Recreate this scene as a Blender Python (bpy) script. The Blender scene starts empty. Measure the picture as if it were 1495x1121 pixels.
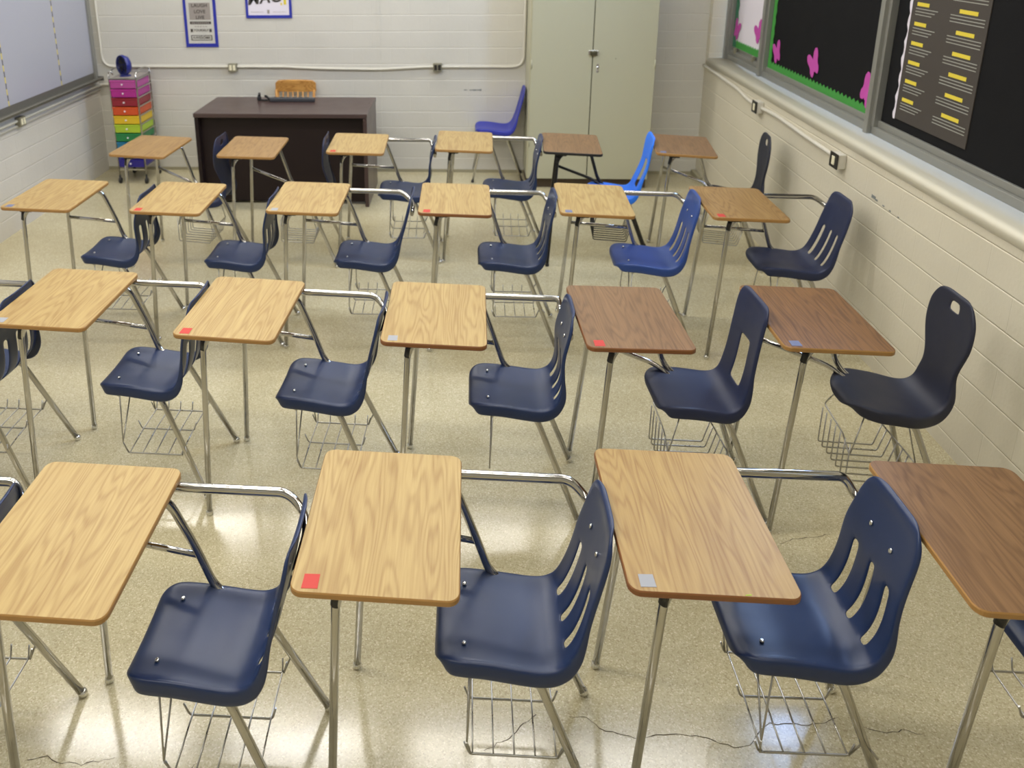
import bpy, bmesh, math, random
from mathutils import Vector, Matrix
random.seed(4)
PI = math.pi
scene = bpy.context.scene
COL = scene.collection
KZ = 1.32          # the photograph's proportions: heights read taller than catalogue heights
def link(o): COL.objects.link(o)

# ------------------------------------------------------------------ materials
def new_mat(name):
    m = bpy.data.materials.new(name); m.use_nodes = True
    nt = m.node_tree
    return m, nt, nt.nodes['Principled BSDF']
def rgb(r, g, b):
    def f(c):
        c /= 255.0
        return c / 12.92 if c <= 0.04045 else ((c + 0.055) / 1.055) ** 2.4
    return (f(r), f(g), f(b), 1.0)
def plain(name, col, rough=0.5, metal=0.0, spec=0.5, bump=0.0, bscale=200.0, coat=0.0):
    m, nt, p = new_mat(name)
    p.inputs['Base Color'].default_value = col
    p.inputs['Roughness'].default_value = rough
    p.inputs['Metallic'].default_value = metal
    p.inputs['Specular IOR Level'].default_value = spec
    p.inputs['Coat Weight'].default_value = coat
    tc = nt.nodes.new('ShaderNodeTexCoord')
    n = nt.nodes.new('ShaderNodeTexNoise'); n.inputs['Scale'].default_value = bscale if bump else 6.0
    n.inputs['Detail'].default_value = 4
    nt.links.new(tc.outputs['Object'], n.inputs['Vector'])
    if bump:
        b = nt.nodes.new('ShaderNodeBump'); b.inputs['Strength'].default_value = bump
        b.inputs['Distance'].default_value = 0.002
        nt.links.new(n.outputs['Fac'], b.inputs['Height']); nt.links.new(b.outputs['Normal'], p.inputs['Normal'])
    else:   # faint wear in the gloss
        r = nt.nodes.new('ShaderNodeMapRange')
        r.inputs['To Min'].default_value = max(0.02, rough - 0.06); r.inputs['To Max'].default_value = min(1, rough + 0.06)
        nt.links.new(n.outputs['Fac'], r.inputs['Value']); nt.links.new(r.outputs['Result'], p.inputs['Roughness'])
    return m
def ramp(nt, stops):
    r = nt.nodes.new('ShaderNodeValToRGB')
    e = r.color_ramp.elements
    while len(e) < len(stops): e.new(0.5)
    for k, (pos, c) in enumerate(stops):
        e[k].position = pos; e[k].color = c
    return r
def math_node(nt, op, a, b=None):
    n = nt.nodes.new('ShaderNodeMath'); n.operation = op
    for i, v in enumerate((a, b)):
        if v is None: continue
        if isinstance(v, (int, float)): n.inputs[i].default_value = v
        else: nt.links.new(v, n.inputs[i])
    return n.outputs[0]
def wood(name, light, dark, rough=0.38, bands=30.0, contrast=1.0, grain_axis='y'):
    m, nt, p = new_mat(name)
    tc = nt.nodes.new('ShaderNodeTexCoord'); oi = nt.nodes.new('ShaderNodeObjectInfo')
    off = nt.nodes.new('ShaderNodeVectorMath'); off.operation = 'MULTIPLY_ADD'
    cmb = nt.nodes.new('ShaderNodeCombineXYZ')
    for i in range(3): nt.links.new(oi.outputs['Random'], cmb.inputs[i])
    nt.links.new(cmb.outputs[0], off.inputs[0]); off.inputs[1].default_value = (37, 53, 11)
    nt.links.new(tc.outputs['Object'], off.inputs[2])
    def stretched(k):
        q = nt.nodes.new('ShaderNodeMapping')
        q.inputs['Scale'].default_value = (1, k, 1) if grain_axis == 'y' else ((k, 1, 1) if grain_axis == 'x' else (1, 1, k))
        nt.links.new(off.outputs[0], q.inputs['Vector']); return q
    mp, mq = stretched(0.10), stretched(0.035)
    n1 = nt.nodes.new('ShaderNodeTexNoise'); n1.inputs['Scale'].default_value = 5.0; n1.inputs['Detail'].default_value = 3
    n1.inputs['Roughness'].default_value = 0.5
    nt.links.new(mp.outputs[0], n1.inputs['Vector'])
    # contour lines of a stretched noise field: the cathedral figure of plain-sawn oak
    sn = math_node(nt, 'SINE', math_node(nt, 'MULTIPLY', n1.outputs['Fac'], bands * 6.28))
    sn = math_node(nt, 'MULTIPLY_ADD', sn, 0.5); nt.nodes[-1].inputs[2].default_value = 0.5
    sn = math_node(nt, 'POWER', sn, 2.2)
    n2 = nt.nodes.new('ShaderNodeTexNoise'); n2.inputs['Scale'].default_value = 210.0; n2.inputs['Detail'].default_value = 3
    nt.links.new(mq.outputs[0], n2.inputs['Vector'])
    n4 = nt.nodes.new('ShaderNodeTexNoise'); n4.inputs['Scale'].default_value = 28.0; n4.inputs['Detail'].default_value = 3
    nt.links.new(mq.outputs[0], n4.inputs['Vector'])
    n3 = nt.nodes.new('ShaderNodeTexNoise'); n3.inputs['Scale'].default_value = 2.2
    nt.links.new(tc.outputs['Object'], n3.inputs['Vector'])
    f = math_node(nt, 'ADD', math_node(nt, 'MULTIPLY', sn, 0.40 * contrast),
                  math_node(nt, 'ADD', math_node(nt, 'MULTIPLY', n2.outputs['Fac'], 0.55),
                            math_node(nt, 'ADD', math_node(nt, 'MULTIPLY', n4.outputs['Fac'], 0.45), math_node(nt, 'MULTIPLY', n3.outputs['Fac'], 0.15))))
    cr = ramp(nt, [(0.40, light), (1.05, dark)])
    nt.links.new(f, cr.inputs['Fac'])
    nt.links.new(cr.outputs['Color'], p.inputs['Base Color'])
    p.inputs['Roughness'].default_value = rough; p.inputs['Specular IOR Level'].default_value = 0.4
    return m
def chrome(name, col, rough):
    m, nt, p = new_mat(name)
    p.inputs['Base Color'].default_value = col; p.inputs['Metallic'].default_value = 1.0
    tc = nt.nodes.new('ShaderNodeTexCoord'); n = nt.nodes.new('ShaderNodeTexNoise'); n.inputs['Scale'].default_value = 30
    nt.links.new(tc.outputs['Object'], n.inputs['Vector'])
    r = nt.nodes.new('ShaderNodeMapRange'); r.inputs['To Min'].default_value = rough * 0.6; r.inputs['To Max'].default_value = rough * 1.5
    nt.links.new(n.outputs['Fac'], r.inputs['Value']); nt.links.new(r.outputs['Result'], p.inputs['Roughness'])
    return m
def plastic(name, col, rough=0.29, bump=0.12):
    m, nt, p = new_mat(name)
    tc = nt.nodes.new('ShaderNodeTexCoord')
    n = nt.nodes.new('ShaderNodeTexNoise'); n.inputs['Scale'].default_value = 9.0; n.inputs['Detail'].default_value = 5
    nt.links.new(tc.outputs['Object'], n.inputs['Vector'])
    mx = nt.nodes.new('ShaderNodeMix'); mx.data_type = 'RGBA'
    mx.inputs['A'].default_value = col; mx.inputs['B'].default_value = tuple(min(1, c * 1.25 + 0.004) for c in col[:3]) + (1,)
    nt.links.new(n.outputs['Fac'], mx.inputs['Factor']); nt.links.new(mx.outputs['Result'], p.inputs['Base Color'])
    r = nt.nodes.new('ShaderNodeMapRange'); r.inputs['To Min'].default_value = rough - 0.06; r.inputs['To Max'].default_value = rough + 0.14
    nt.links.new(n.outputs['Fac'], r.inputs['Value']); nt.links.new(r.outputs['Result'], p.inputs['Roughness'])
    g = nt.nodes.new('ShaderNodeTexNoise'); g.inputs['Scale'].default_value = 450
    nt.links.new(tc.outputs['Object'], g.inputs['Vector'])
    b = nt.nodes.new('ShaderNodeBump'); b.inputs['Strength'].default_value = bump; b.inputs['Distance'].default_value = 0.0006
    nt.links.new(g.outputs['Fac'], b.inputs['Height']); nt.links.new(b.outputs['Normal'], p.inputs['Normal'])
    return m
def block_wall(name, axis, col, course=0.1775, z0=-0.01):
    """painted concrete block in stretcher bond; axis = the wall's horizontal axis"""
    m, nt, p = new_mat(name)
    tc = nt.nodes.new('ShaderNodeTexCoord'); sp = nt.nodes.new('ShaderNodeSeparateXYZ')
    nt.links.new(tc.outputs['Object'], sp.inputs[0])
    cb = nt.nodes.new('ShaderNodeCombineXYZ')
    nt.links.new(sp.outputs[axis], cb.inputs[0])
    zz = math_node(nt, 'SUBTRACT', sp.outputs[2], z0); nt.links.new(zz, cb.inputs[1])
    br = nt.nodes.new('ShaderNodeTexBrick')
    br.inputs['Scale'].default_value = 1.0; br.inputs['Brick Width'].default_value = 0.42; br.inputs['Row Height'].default_value = course
    br.inputs['Mortar Size'].default_value = 0.004; br.inputs['Mortar Smooth'].default_value = 0.6
    nt.links.new(cb.outputs[0], br.inputs['Vector'])
    fz = math_node(nt, 'FRACT', math_node(nt, 'DIVIDE', zz, course))
    d = math_node(nt, 'ABSOLUTE', math_node(nt, 'SUBTRACT', fz, 0.5))
    line = nt.nodes.new('ShaderNodeMapRange'); line.inputs['From Min'].default_value = 0.468; line.inputs['From Max'].default_value = 0.495
    nt.links.new(d, line.inputs['Value'])
    hgt = math_node(nt, 'MAXIMUM', line.outputs['Result'], math_node(nt, 'MULTIPLY', br.outputs['Fac'], 0.3))
    n = nt.nodes.new('ShaderNodeTexNoise'); n.inputs['Scale'].default_value = 45; n.inputs['Detail'].default_value = 5
    nt.links.new(tc.outputs['Object'], n.inputs['Vector'])
    h2 = math_node(nt, 'SUBTRACT', math_node(nt, 'MULTIPLY', n.outputs['Fac'], 0.35), hgt)
    b = nt.nodes.new('ShaderNodeBump'); b.inputs['Strength'].default_value = 0.7; b.inputs['Distance'].default_value = 0.005
    nt.links.new(h2, b.inputs['Height']); nt.links.new(b.outputs['Normal'], p.inputs['Normal'])
    n2 = nt.nodes.new('ShaderNodeTexNoise'); n2.inputs['Scale'].default_value = 1.7; n2.inputs['Detail'].default_value = 6
    nt.links.new(tc.outputs['Object'], n2.inputs['Vector'])
    cr = ramp(nt, [(0.3, tuple(c * 0.93 for c in col[:3]) + (1,)), (0.7, col)])
    nt.links.new(n2.outputs['Fac'], cr.inputs['Fac'])
    mx = nt.nodes.new('ShaderNodeMix'); mx.data_type = 'RGBA'
    nt.links.new(cr.outputs['Color'], mx.inputs['A']); mx.inputs['B'].default_value = tuple(min(1, c * 1.15) for c in col[:3]) + (1,)
    nt.links.new(line.outputs['Result'], mx.inputs['Factor'])
    nt.links.new(mx.outputs['Result'], p.inputs['Base Color'])
    p.inputs['Roughness'].default_value = 0.42
    return m
def terrazzo(name):
    m, nt, p = new_mat(name)
    tc = nt.nodes.new('ShaderNodeTexCoord')
    v = nt.nodes.new('ShaderNodeTexVoronoi'); v.inputs['Scale'].default_value = 200
    nt.links.new(tc.outputs['Object'], v.inputs['Vector'])
    sp = nt.nodes.new('ShaderNodeSeparateColor'); nt.links.new(v.outputs['Color'], sp.inputs[0])
    chips = ramp(nt, [(0.0, rgb(168, 157, 124)), (0.2, rgb(186, 176, 142)), (0.6, rgb(191, 182, 148)), (0.86, rgb(199, 190, 157)), (1.0, rgb(216, 208, 178))])
    nt.links.new(sp.outputs[0], chips.inputs['Fac'])
    n = nt.nodes.new('ShaderNodeTexNoise'); n.inputs['Scale'].default_value = 0.9; n.inputs['Detail'].default_value = 7
    nt.links.new(tc.outputs['Object'], n.inputs['Vector'])
    dirt = ramp(nt, [(0.3, (0.82, 0.81, 0.78, 1)), (0.65, (1, 1, 1, 1))])
    nt.links.new(n.outputs['Fac'], dirt.inputs['Fac'])
    mx = nt.nodes.new('ShaderNodeMix'); mx.data_type = 'RGBA'; mx.blend_type = 'MULTIPLY'; mx.inputs['Factor'].default_value = 1
    nt.links.new(chips.outputs['Color'], mx.inputs['A']); nt.links.new(dirt.outputs['Color'], mx.inputs['B'])
    nt.links.new(mx.outputs['Result'], p.inputs['Base Color'])
    n2 = nt.nodes.new('ShaderNodeTexNoise'); n2.inputs['Scale'].default_value = 3.0; n2.inputs['Detail'].default_value = 8
    nt.links.new(tc.outputs['Object'], n2.inputs['Vector'])
    r = nt.nodes.new('ShaderNodeMapRange'); r.inputs['To Min'].default_value = 0.08; r.inputs['To Max'].default_value = 0.20
    nt.links.new(n2.outputs['Fac'], r.inputs['Value']); nt.links.new(r.outputs['Result'], p.inputs['Roughness'])
    p.inputs['Specular IOR Level'].default_value = 0.5
    return m
def window_glass(name):
    m, nt, p = new_mat(name)
    out = nt.nodes['Material Output']
    t = nt.nodes.new('ShaderNodeBsdfTransparent'); g = nt.nodes.new('ShaderNodeBsdfGlossy'); g.inputs['Roughness'].default_value = 0.02
    mix = nt.nodes.new('ShaderNodeMixShader'); mix.inputs['Fac'].default_value = 0.08
    nt.links.new(t.outputs[0], mix.inputs[1]); nt.links.new(g.outputs[0], mix.inputs[2]); nt.links.new(mix.outputs[0], out.inputs['Surface'])
    nt.nodes.remove(p)
    return m

M = {
 'floor': terrazzo('polished_terrazzo'),
 'wall_b': block_wall('painted_block_back', 0, rgb(204, 201, 190)),
 'wall_s': block_wall('painted_block_side', 1, rgb(211, 204, 183), 0.183, 0.09),
 'wall_l': block_wall('painted_block_side_grey', 1, rgb(206, 202, 192)),
 'sill': plain('sill_paint', rgb(208, 203, 184), 0.4, bump=0.3, bscale=60),
 'ceil': plain('ceiling_paint', rgb(230, 228, 220), 0.8),
 'oak': wood('light_oak_laminate', rgb(180, 155, 100), rgb(146, 115, 66), contrast=0.65),
 'oak_mid': wood('honey_oak_laminate', rgb(160, 128, 78), rgb(120, 88, 48), contrast=0.7),
 'oak_warm': wood('warm_oak_laminate', rgb(172, 144, 86), rgb(136, 102, 52), contrast=0.6),
 'walnut': wood('walnut_laminate', rgb(138, 100, 58), rgb(92, 64, 36), contrast=0.6),
 'walnut_red': wood('reddish_walnut_laminate', rgb(138, 106, 72), rgb(94, 68, 44), contrast=0.5),
 'edge_oak': plain('oak_edge_band', rgb(160, 120, 66), 0.4),
 'edge_brown': plain('brown_edge_band', rgb(126, 80, 42), 0.4),
 'edge_black': plain('black_edge_band', rgb(24, 22, 22), 0.5),
 'chrome': chrome('chrome_tube', (0.50, 0.49, 0.465, 1), 0.09),
 'wire': chrome('steel_wire', (0.42, 0.41, 0.38, 1), 0.3),
 'black_steel': plain('black_steel', rgb(22, 22, 24), 0.4),
 'navy': plastic('navy_plastic', rgb(21, 39, 74)),
 'navy_dark': plastic('dark_navy_plastic', rgb(23, 32, 62), 0.42),
 'navy_black': plastic('blue_black_plastic', rgb(26, 29, 46), 0.46),
 'blue_mid': plastic('mid_blue_plastic', rgb(34, 62, 124)),
 'blue_bright': plastic('bright_blue_plastic', rgb(32, 112, 226), 0.42),
 'royal': plastic('royal_blue_plastic', rgb(40, 48, 146), 0.36),
 'rivet': chrome('rivet_steel', (0.75, 0.75, 0.73, 1), 0.25),
 'red_tape': plain('red_tape', rgb(186, 54, 44), 0.6),
 'grey_tape': plain('grey_tape', rgb(150, 152, 156), 0.5),
 'blue_tape': plain('blue_grey_tape', rgb(104, 112, 142), 0.5),
 'green_tape': plain('green_mark', rgb(150, 190, 40), 0.6),
 'desk_top': plain('mahogany_top_lit_side', rgb(70, 54, 51), 0.3),
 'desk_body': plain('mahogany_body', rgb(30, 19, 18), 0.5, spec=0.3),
 'cab': plain('cabinet_paint', rgb(182, 180, 154), 0.42),
 'cab_kick': plain('cabinet_kick', rgb(70, 56, 40), 0.6),
 'dark_gap': plain('dark_gap', rgb(40, 38, 32), 0.8),
 'brass': plain('aged_hasp_metal', rgb(92, 88, 68), 0.42, metal=0.7),
 'bright_metal': chrome('bright_metal', (0.75, 0.75, 0.72, 1), 0.25),
 'alum': plain('anodised_aluminium', rgb(150, 150, 143), 0.42, metal=0.55),
 'tray': plain('tray_metal', rgb(118, 116, 108), 0.45, metal=0.5),
 'whiteboard': plain('whiteboard_enamel', rgb(164, 165, 174), 0.3),
 'conduit': plain('conduit_paint', rgb(200, 196, 182), 0.42),
 'box_metal': plain('outlet_box_metal', rgb(136, 132, 112), 0.5, metal=0.3),
 'recep_ivory': plain('ivory_receptacle', rgb(226, 220, 190), 0.4),
 'recep_black': plain('black_receptacle', rgb(26, 24, 24), 0.4),
 'black_plastic': plain('black_plastic', rgb(26, 27, 29), 0.45),
 'strip_grey': plain('power_strip_grey', rgb(58, 60, 64), 0.4),
 'chair_wood': wood('golden_oak_chair', rgb(200, 150, 80), rgb(156, 106, 48), grain_axis='x'),
 'paper_black': plain('black_paper', rgb(24, 24, 25), 0.95, spec=0.15),
 'paper_white': plain('white_paper', rgb(220, 214, 222), 0.8),
 'paper_grey': plain('grey_print_paper', rgb(196, 194, 184), 0.7),
 'print_taupe': plain('taupe_print', rgb(150, 142, 134), 0.7),
 'print_dark': plain('dark_print', rgb(62, 56, 50), 0.7),
 'print_yellow': plain('yellow_print', rgb(216, 196, 60), 0.7),
 'print_pale': plain('pale_print', rgb(150, 150, 140), 0.7),
 'frame_blue': plain('blue_border_paper', rgb(34, 44, 150), 0.5),
 'green': plain('green_border_paper', rgb(58, 140, 54), 0.75),
 'green_dark': plain('dark_green_border_paper', rgb(52, 112, 82), 0.75),
 'magenta': plain('magenta_paper', rgb(186, 70, 160), 0.75),
 'fan_blue': plain('dark_blue_fan_plastic', rgb(34, 42, 120), 0.28),
 'glass': window_glass('window_glass'),
 'knob_white': plain('white_knob', rgb(232, 226, 226), 0.35),
 'caster': plain('caster_rubber', rgb(34, 34, 36), 0.5),
 'crack': plain('crack_dirt', rgb(84, 74, 58), 0.9),
 'scuff': plain('scuff_mark', rgb(120, 124, 122), 0.8),
 'base_dirt': plain('grimy_base', rgb(150, 144, 118), 0.6),
}
DRAWER = [rgb(178, 74, 146), rgb(172, 40, 134), rgb(140, 28, 44), rgb(204, 78, 30), rgb(218, 180, 34), rgb(166, 194, 48),
          rgb(30, 124, 66), rgb(24, 112, 150), rgb(30, 62, 160), rgb(36, 26, 130)]
DRAWM = [plain('drawer_plastic_%d' % k, c, 0.3) for k, c in enumerate(DRAWER)]

# ------------------------------------------------------------------ mesh helpers
def fillet(pts, rad, n=6):
    """round the inner corners of a polyline"""
    P = [Vector(p) for p in pts]; out = [P[0]]
    for i in range(1, len(P) - 1):
        a, b, c = P[i - 1], P[i], P[i + 1]
        u, v = (a - b), (c - b); lu, lv = u.length, v.length
        r = rad[i - 1] if isinstance(rad, (list, tuple)) else rad
        d = min(r, lu * 0.48, lv * 0.48); u.normalize(); v.normalize()
        s, e = b + u * d, b + v * d
        for k in range(n + 1):
            t = k / n; out.append(s * (1 - t) ** 2 + b * 2 * t * (1 - t) + e * t * t)
    out.append(P[-1]); return out
class MB:
    def __init__(self): self.bm = bmesh.new()
    def tube(self, pts, r, seg=10, caps=True, rad=None, smooth=True, mi=0):
        P = [Vector(p) for p in (fillet(pts, rad) if rad else pts)]
        Q = [P[0]]
        for p in P[1:]:
            if (p - Q[-1]).length > 1e-5: Q.append(p)
        P = Q; rings = []; up = None
        for i, p in enumerate(P):
            t = (P[min(i + 1, len(P) - 1)] - P[max(i - 1, 0)]).normalized()
            if up is None:
                up = Vector((0, 0, 1)) if abs(t.z) < 0.9 else Vector((1, 0, 0))
            up = (up - t * up.dot(t)).normalized(); side = t.cross(up)
            rr = r[i] if isinstance(r, list) else r
            rings.append([self.bm.verts.new(p + (up * math.cos(2 * PI * k / seg) + side * math.sin(2 * PI * k / seg)) * rr) for k in range(seg)])
        for a, b in zip(rings, rings[1:]):
            for k in range(seg):
                f = self.bm.faces.new((a[k], a[(k + 1) % seg], b[(k + 1) % seg], b[k])); f.smooth = smooth; f.material_index = mi
        if caps:
            for rg, rev in ((rings[0], False), (rings[-1], True)):
                f = self.bm.faces.new(rg if rev else rg[::-1]); f.material_index = mi
        return self
    def box(self, x0, x1, y0, y1, z0, z1, bev=0.0, mi=0, rotz=0.0):
        ret = bmesh.ops.create_cube(self.bm, size=1.0)
        vs = ret['verts']
        for v in vs:
            v.co = Vector(((x0 + x1) / 2 + v.co.x * (x1 - x0), (y0 + y1) / 2 + v.co.y * (y1 - y0), (z0 + z1) / 2 + v.co.z * (z1 - z0)))
        fs = set(f for v in vs for f in v.link_faces)
        for f in fs: f.material_index = mi
        if bev:
            es = list(set(e for v in vs for e in v.link_edges))
            bmesh.ops.bevel(self.bm, geom=es, offset=bev, segments=2, affect='EDGES', profile=0.5)
        return self
    def prism(self, poly, axis, a, b, mi=0, mi_side=None):
        """polygon (2-D) extruded along axis from a to b"""
        def P(u, v, w):
            return {'x': (w, u, v), 'y': (u, w, v), 'z': (u, v, w)}[axis]
        lo = [self.bm.verts.new(P(u, v, a)) for u, v in poly]; hi = [self.bm.verts.new(P(u, v, b)) for u, v in poly]
        fs = [self.bm.faces.new(lo[::-1]), self.bm.faces.new(hi)]
        for f in fs: f.material_index = mi
        n = len(poly)
        for k in range(n):
            f = self.bm.faces.new((lo[k], lo[(k + 1) % n], hi[(k + 1) % n], hi[k])); f.material_index = mi if mi_side is None else mi_side
        return self
    def lathe(self, prof, seg=20, at=(0, 0, 0), axis='z', smooth=True, mi=0):
        rings = []
        for r, h in prof:
            ring = []
            for k in range(seg):
                c, s = math.cos(2 * PI * k / seg) * r, math.sin(2 * PI * k / seg) * r
                q = {'z': (c, s, h), 'x': (h, c, s), 'y': (c, h, s)}[axis]
                ring.append(self.bm.verts.new(Vector(q) + Vector(at)))
            rings.append(ring)
        for a, b in zip(rings, rings[1:]):
            for k in range(seg):
                f = self.bm.faces.new((a[k], a[(k + 1) % seg], b[(k + 1) % seg], b[k])); f.smooth = smooth; f.material_index = mi
        for rg in (rings[0], rings[-1]):
            if prof[0 if rg is rings[0] else -1][0] > 1e-6:
                try: self.bm.faces.new(rg).material_index = mi
                except ValueError: pass
        return self
    def mesh(self, name, mats, kz=1.0):
        if kz != 1.0:
            for v in self.bm.verts: v.co.z *= kz
        bmesh.ops.remove_doubles(self.bm, verts=self.bm.verts, dist=1e-6)
        bmesh.ops.recalc_face_normals(self.bm, faces=self.bm.faces)
        me = bpy.data.meshes.new(name); self.bm.to_mesh(me); self.bm.free()
        for m in (mats if isinstance(mats, (list, tuple)) else [mats]): me.materials.append(m)
        return me
    def build(self, name, mats, parent=None, kz=1.0):
        o = bpy.data.objects.new(name, self.mesh(name, mats, kz)); link(o)
        if parent: o.parent = parent
        return o
def tag(o, label=None, cat=None, group=None, kind=None):
    if label: o['label'] = label
    if cat: o['category'] = cat
    if group: o['group'] = group
    if kind: o['kind'] = kind
    return o
def empty(name, loc, rz=0.0):
    o = bpy.data.objects.new(name, None); link(o); o.location = loc; o.rotation_euler = (0, 0, rz); o.empty_display_size = 0.1
    return o
def structure(o, label=None):
    o['kind'] = 'structure'
    if label: o['label'] = label
    return o
def lettering(text, size, mat, parent, M4, bold=0.0, xs=1.0, name='lettering'):
    cu = bpy.data.curves.new(name, 'FONT'); cu.body = text; cu.size = size; cu.align_x = 'CENTER'; cu.align_y = 'CENTER'
    cu.offset = bold; cu.extrude = 0.0006; cu.space_character = 1.05
    t = bpy.data.objects.new(name, cu); link(t)
    dg = bpy.context.evaluated_depsgraph_get()
    me = bpy.data.meshes.new_from_object(t.evaluated_get(dg)); bpy.data.objects.remove(t)
    me.transform(Matrix.Diagonal((xs, 1, 1, 1))); me.transform(M4)
    me.materials.clear(); me.materials.append(mat)
    o = bpy.data.objects.new(name, me); link(o); o.parent = parent
    return o
def wavy(pts, n=1): return pts

# ------------------------------------------------------------------ the moulded seat shells
YC = 0.045
def catmull(P, n):
    out = []
    for i in range(len(P) - 1):
        p0, p1, p2, p3 = P[max(i - 1, 0)], P[i], P[i + 1], P[min(i + 2, len(P) - 1)]
        for k in range(n):
            t = k / n
            out.append(tuple(0.5 * (2 * p1[j] + (p2[j] - p0[j]) * t + (2 * p0[j] - 5 * p1[j] + 4 * p2[j] - p3[j]) * t * t + (3 * p1[j] - p0[j] - 3 * p2[j] + p3[j]) * t ** 3) for j in (0, 1)))
    out.append(P[-1]); return out
PROFILE = [(0.150, 0.414), (0.154, 0.432), (0.170, 0.446), (0.205, 0.453), (0.30, 0.450), (0.40, 0.440), (0.47, 0.434), (0.515, 0.440), (0.548, 0.462),
           (0.572, 0.502), (0.592, 0.548), (0.612, 0.606), (0.632, 0.665), (0.648, 0.716), (0.658, 0.752), (0.668, 0.768), (0.684, 0.772)]
class Curve2:
    def __init__(self, P):
        self.p = catmull(P, 14); self.s = [0.0]
        for a, b in zip(self.p, self.p[1:]): self.s.append(self.s[-1] + math.hypot(b[0] - a[0], b[1] - a[1]))
        self.L = self.s[-1]
    def at(self, s):
        s = min(max(s, 0), self.L)
        for i in range(len(self.s) - 1):
            if self.s[i + 1] >= s or i == len(self.s) - 2:
                d = self.s[i + 1] - self.s[i]; t = (s - self.s[i]) / d if d else 0
                a, b = self.p[i], self.p[i + 1]; T = Vector((b[0] - a[0], b[1] - a[1])).normalized()
                return Vector((a[0] + (b[0] - a[0]) * t, a[1] + (b[1] - a[1]) * t)), T
    def s_at_z(self, z):   # on the back
        for i in range(len(self.p) - 1, 0, -1):
            if self.p[i - 1][1] <= z <= self.p[i][1] and self.p[i][0] > 0.5: return self.s[i]
        return self.L
CV1 = Curve2(PROFILE)
CV2 = Curve2(PROFILE[:5] + [(0.39, 0.441), (0.45, 0.435), (0.488, 0.440), (0.514, 0.462), (0.531, 0.503), (0.545, 0.55), (0.558, 0.61), (0.568, 0.67), (0.577, 0.73), (0.588, 0.772), (0.602, 0.796), (0.618, 0.802)])
CV3 = Curve2([(0.186, 0.410), (0.190, 0.428), (0.206, 0.443), (0.24, 0.451), (0.32, 0.448), (0.42, 0.436), (0.50, 0.426), (0.558, 0.430), (0.594, 0.454), (0.609, 0.50), (0.615, 0.56), (0.619, 0.64), (0.624, 0.72), (0.630, 0.785), (0.640, 0.815), (0.654, 0.820)])
CV = CV1
def lean(x, z, dxb):      # a back that stands more upright or leans further
    if x < 0.5 or not dxb: return x
    t = min(1.0, max(0.0, (z - 0.455) / 0.20)); return x + dxb * t * t * (3 - 2 * t)
def lerp_tab(tab, s):
    for (a, va), (b, vb) in zip(tab, tab[1:]):
        if s <= b:
            t = (s - a) / (b - a) if b > a else 0; t = t * t * (3 - 2 * t); return va + (vb - va) * t
    return tab[-1][1]
def round_end(d, rc):   # how much narrower the shell is a distance d from its end
    return 0.0 if d >= rc else rc - math.sqrt(max(0.0, rc * rc - (rc - d) ** 2))
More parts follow.
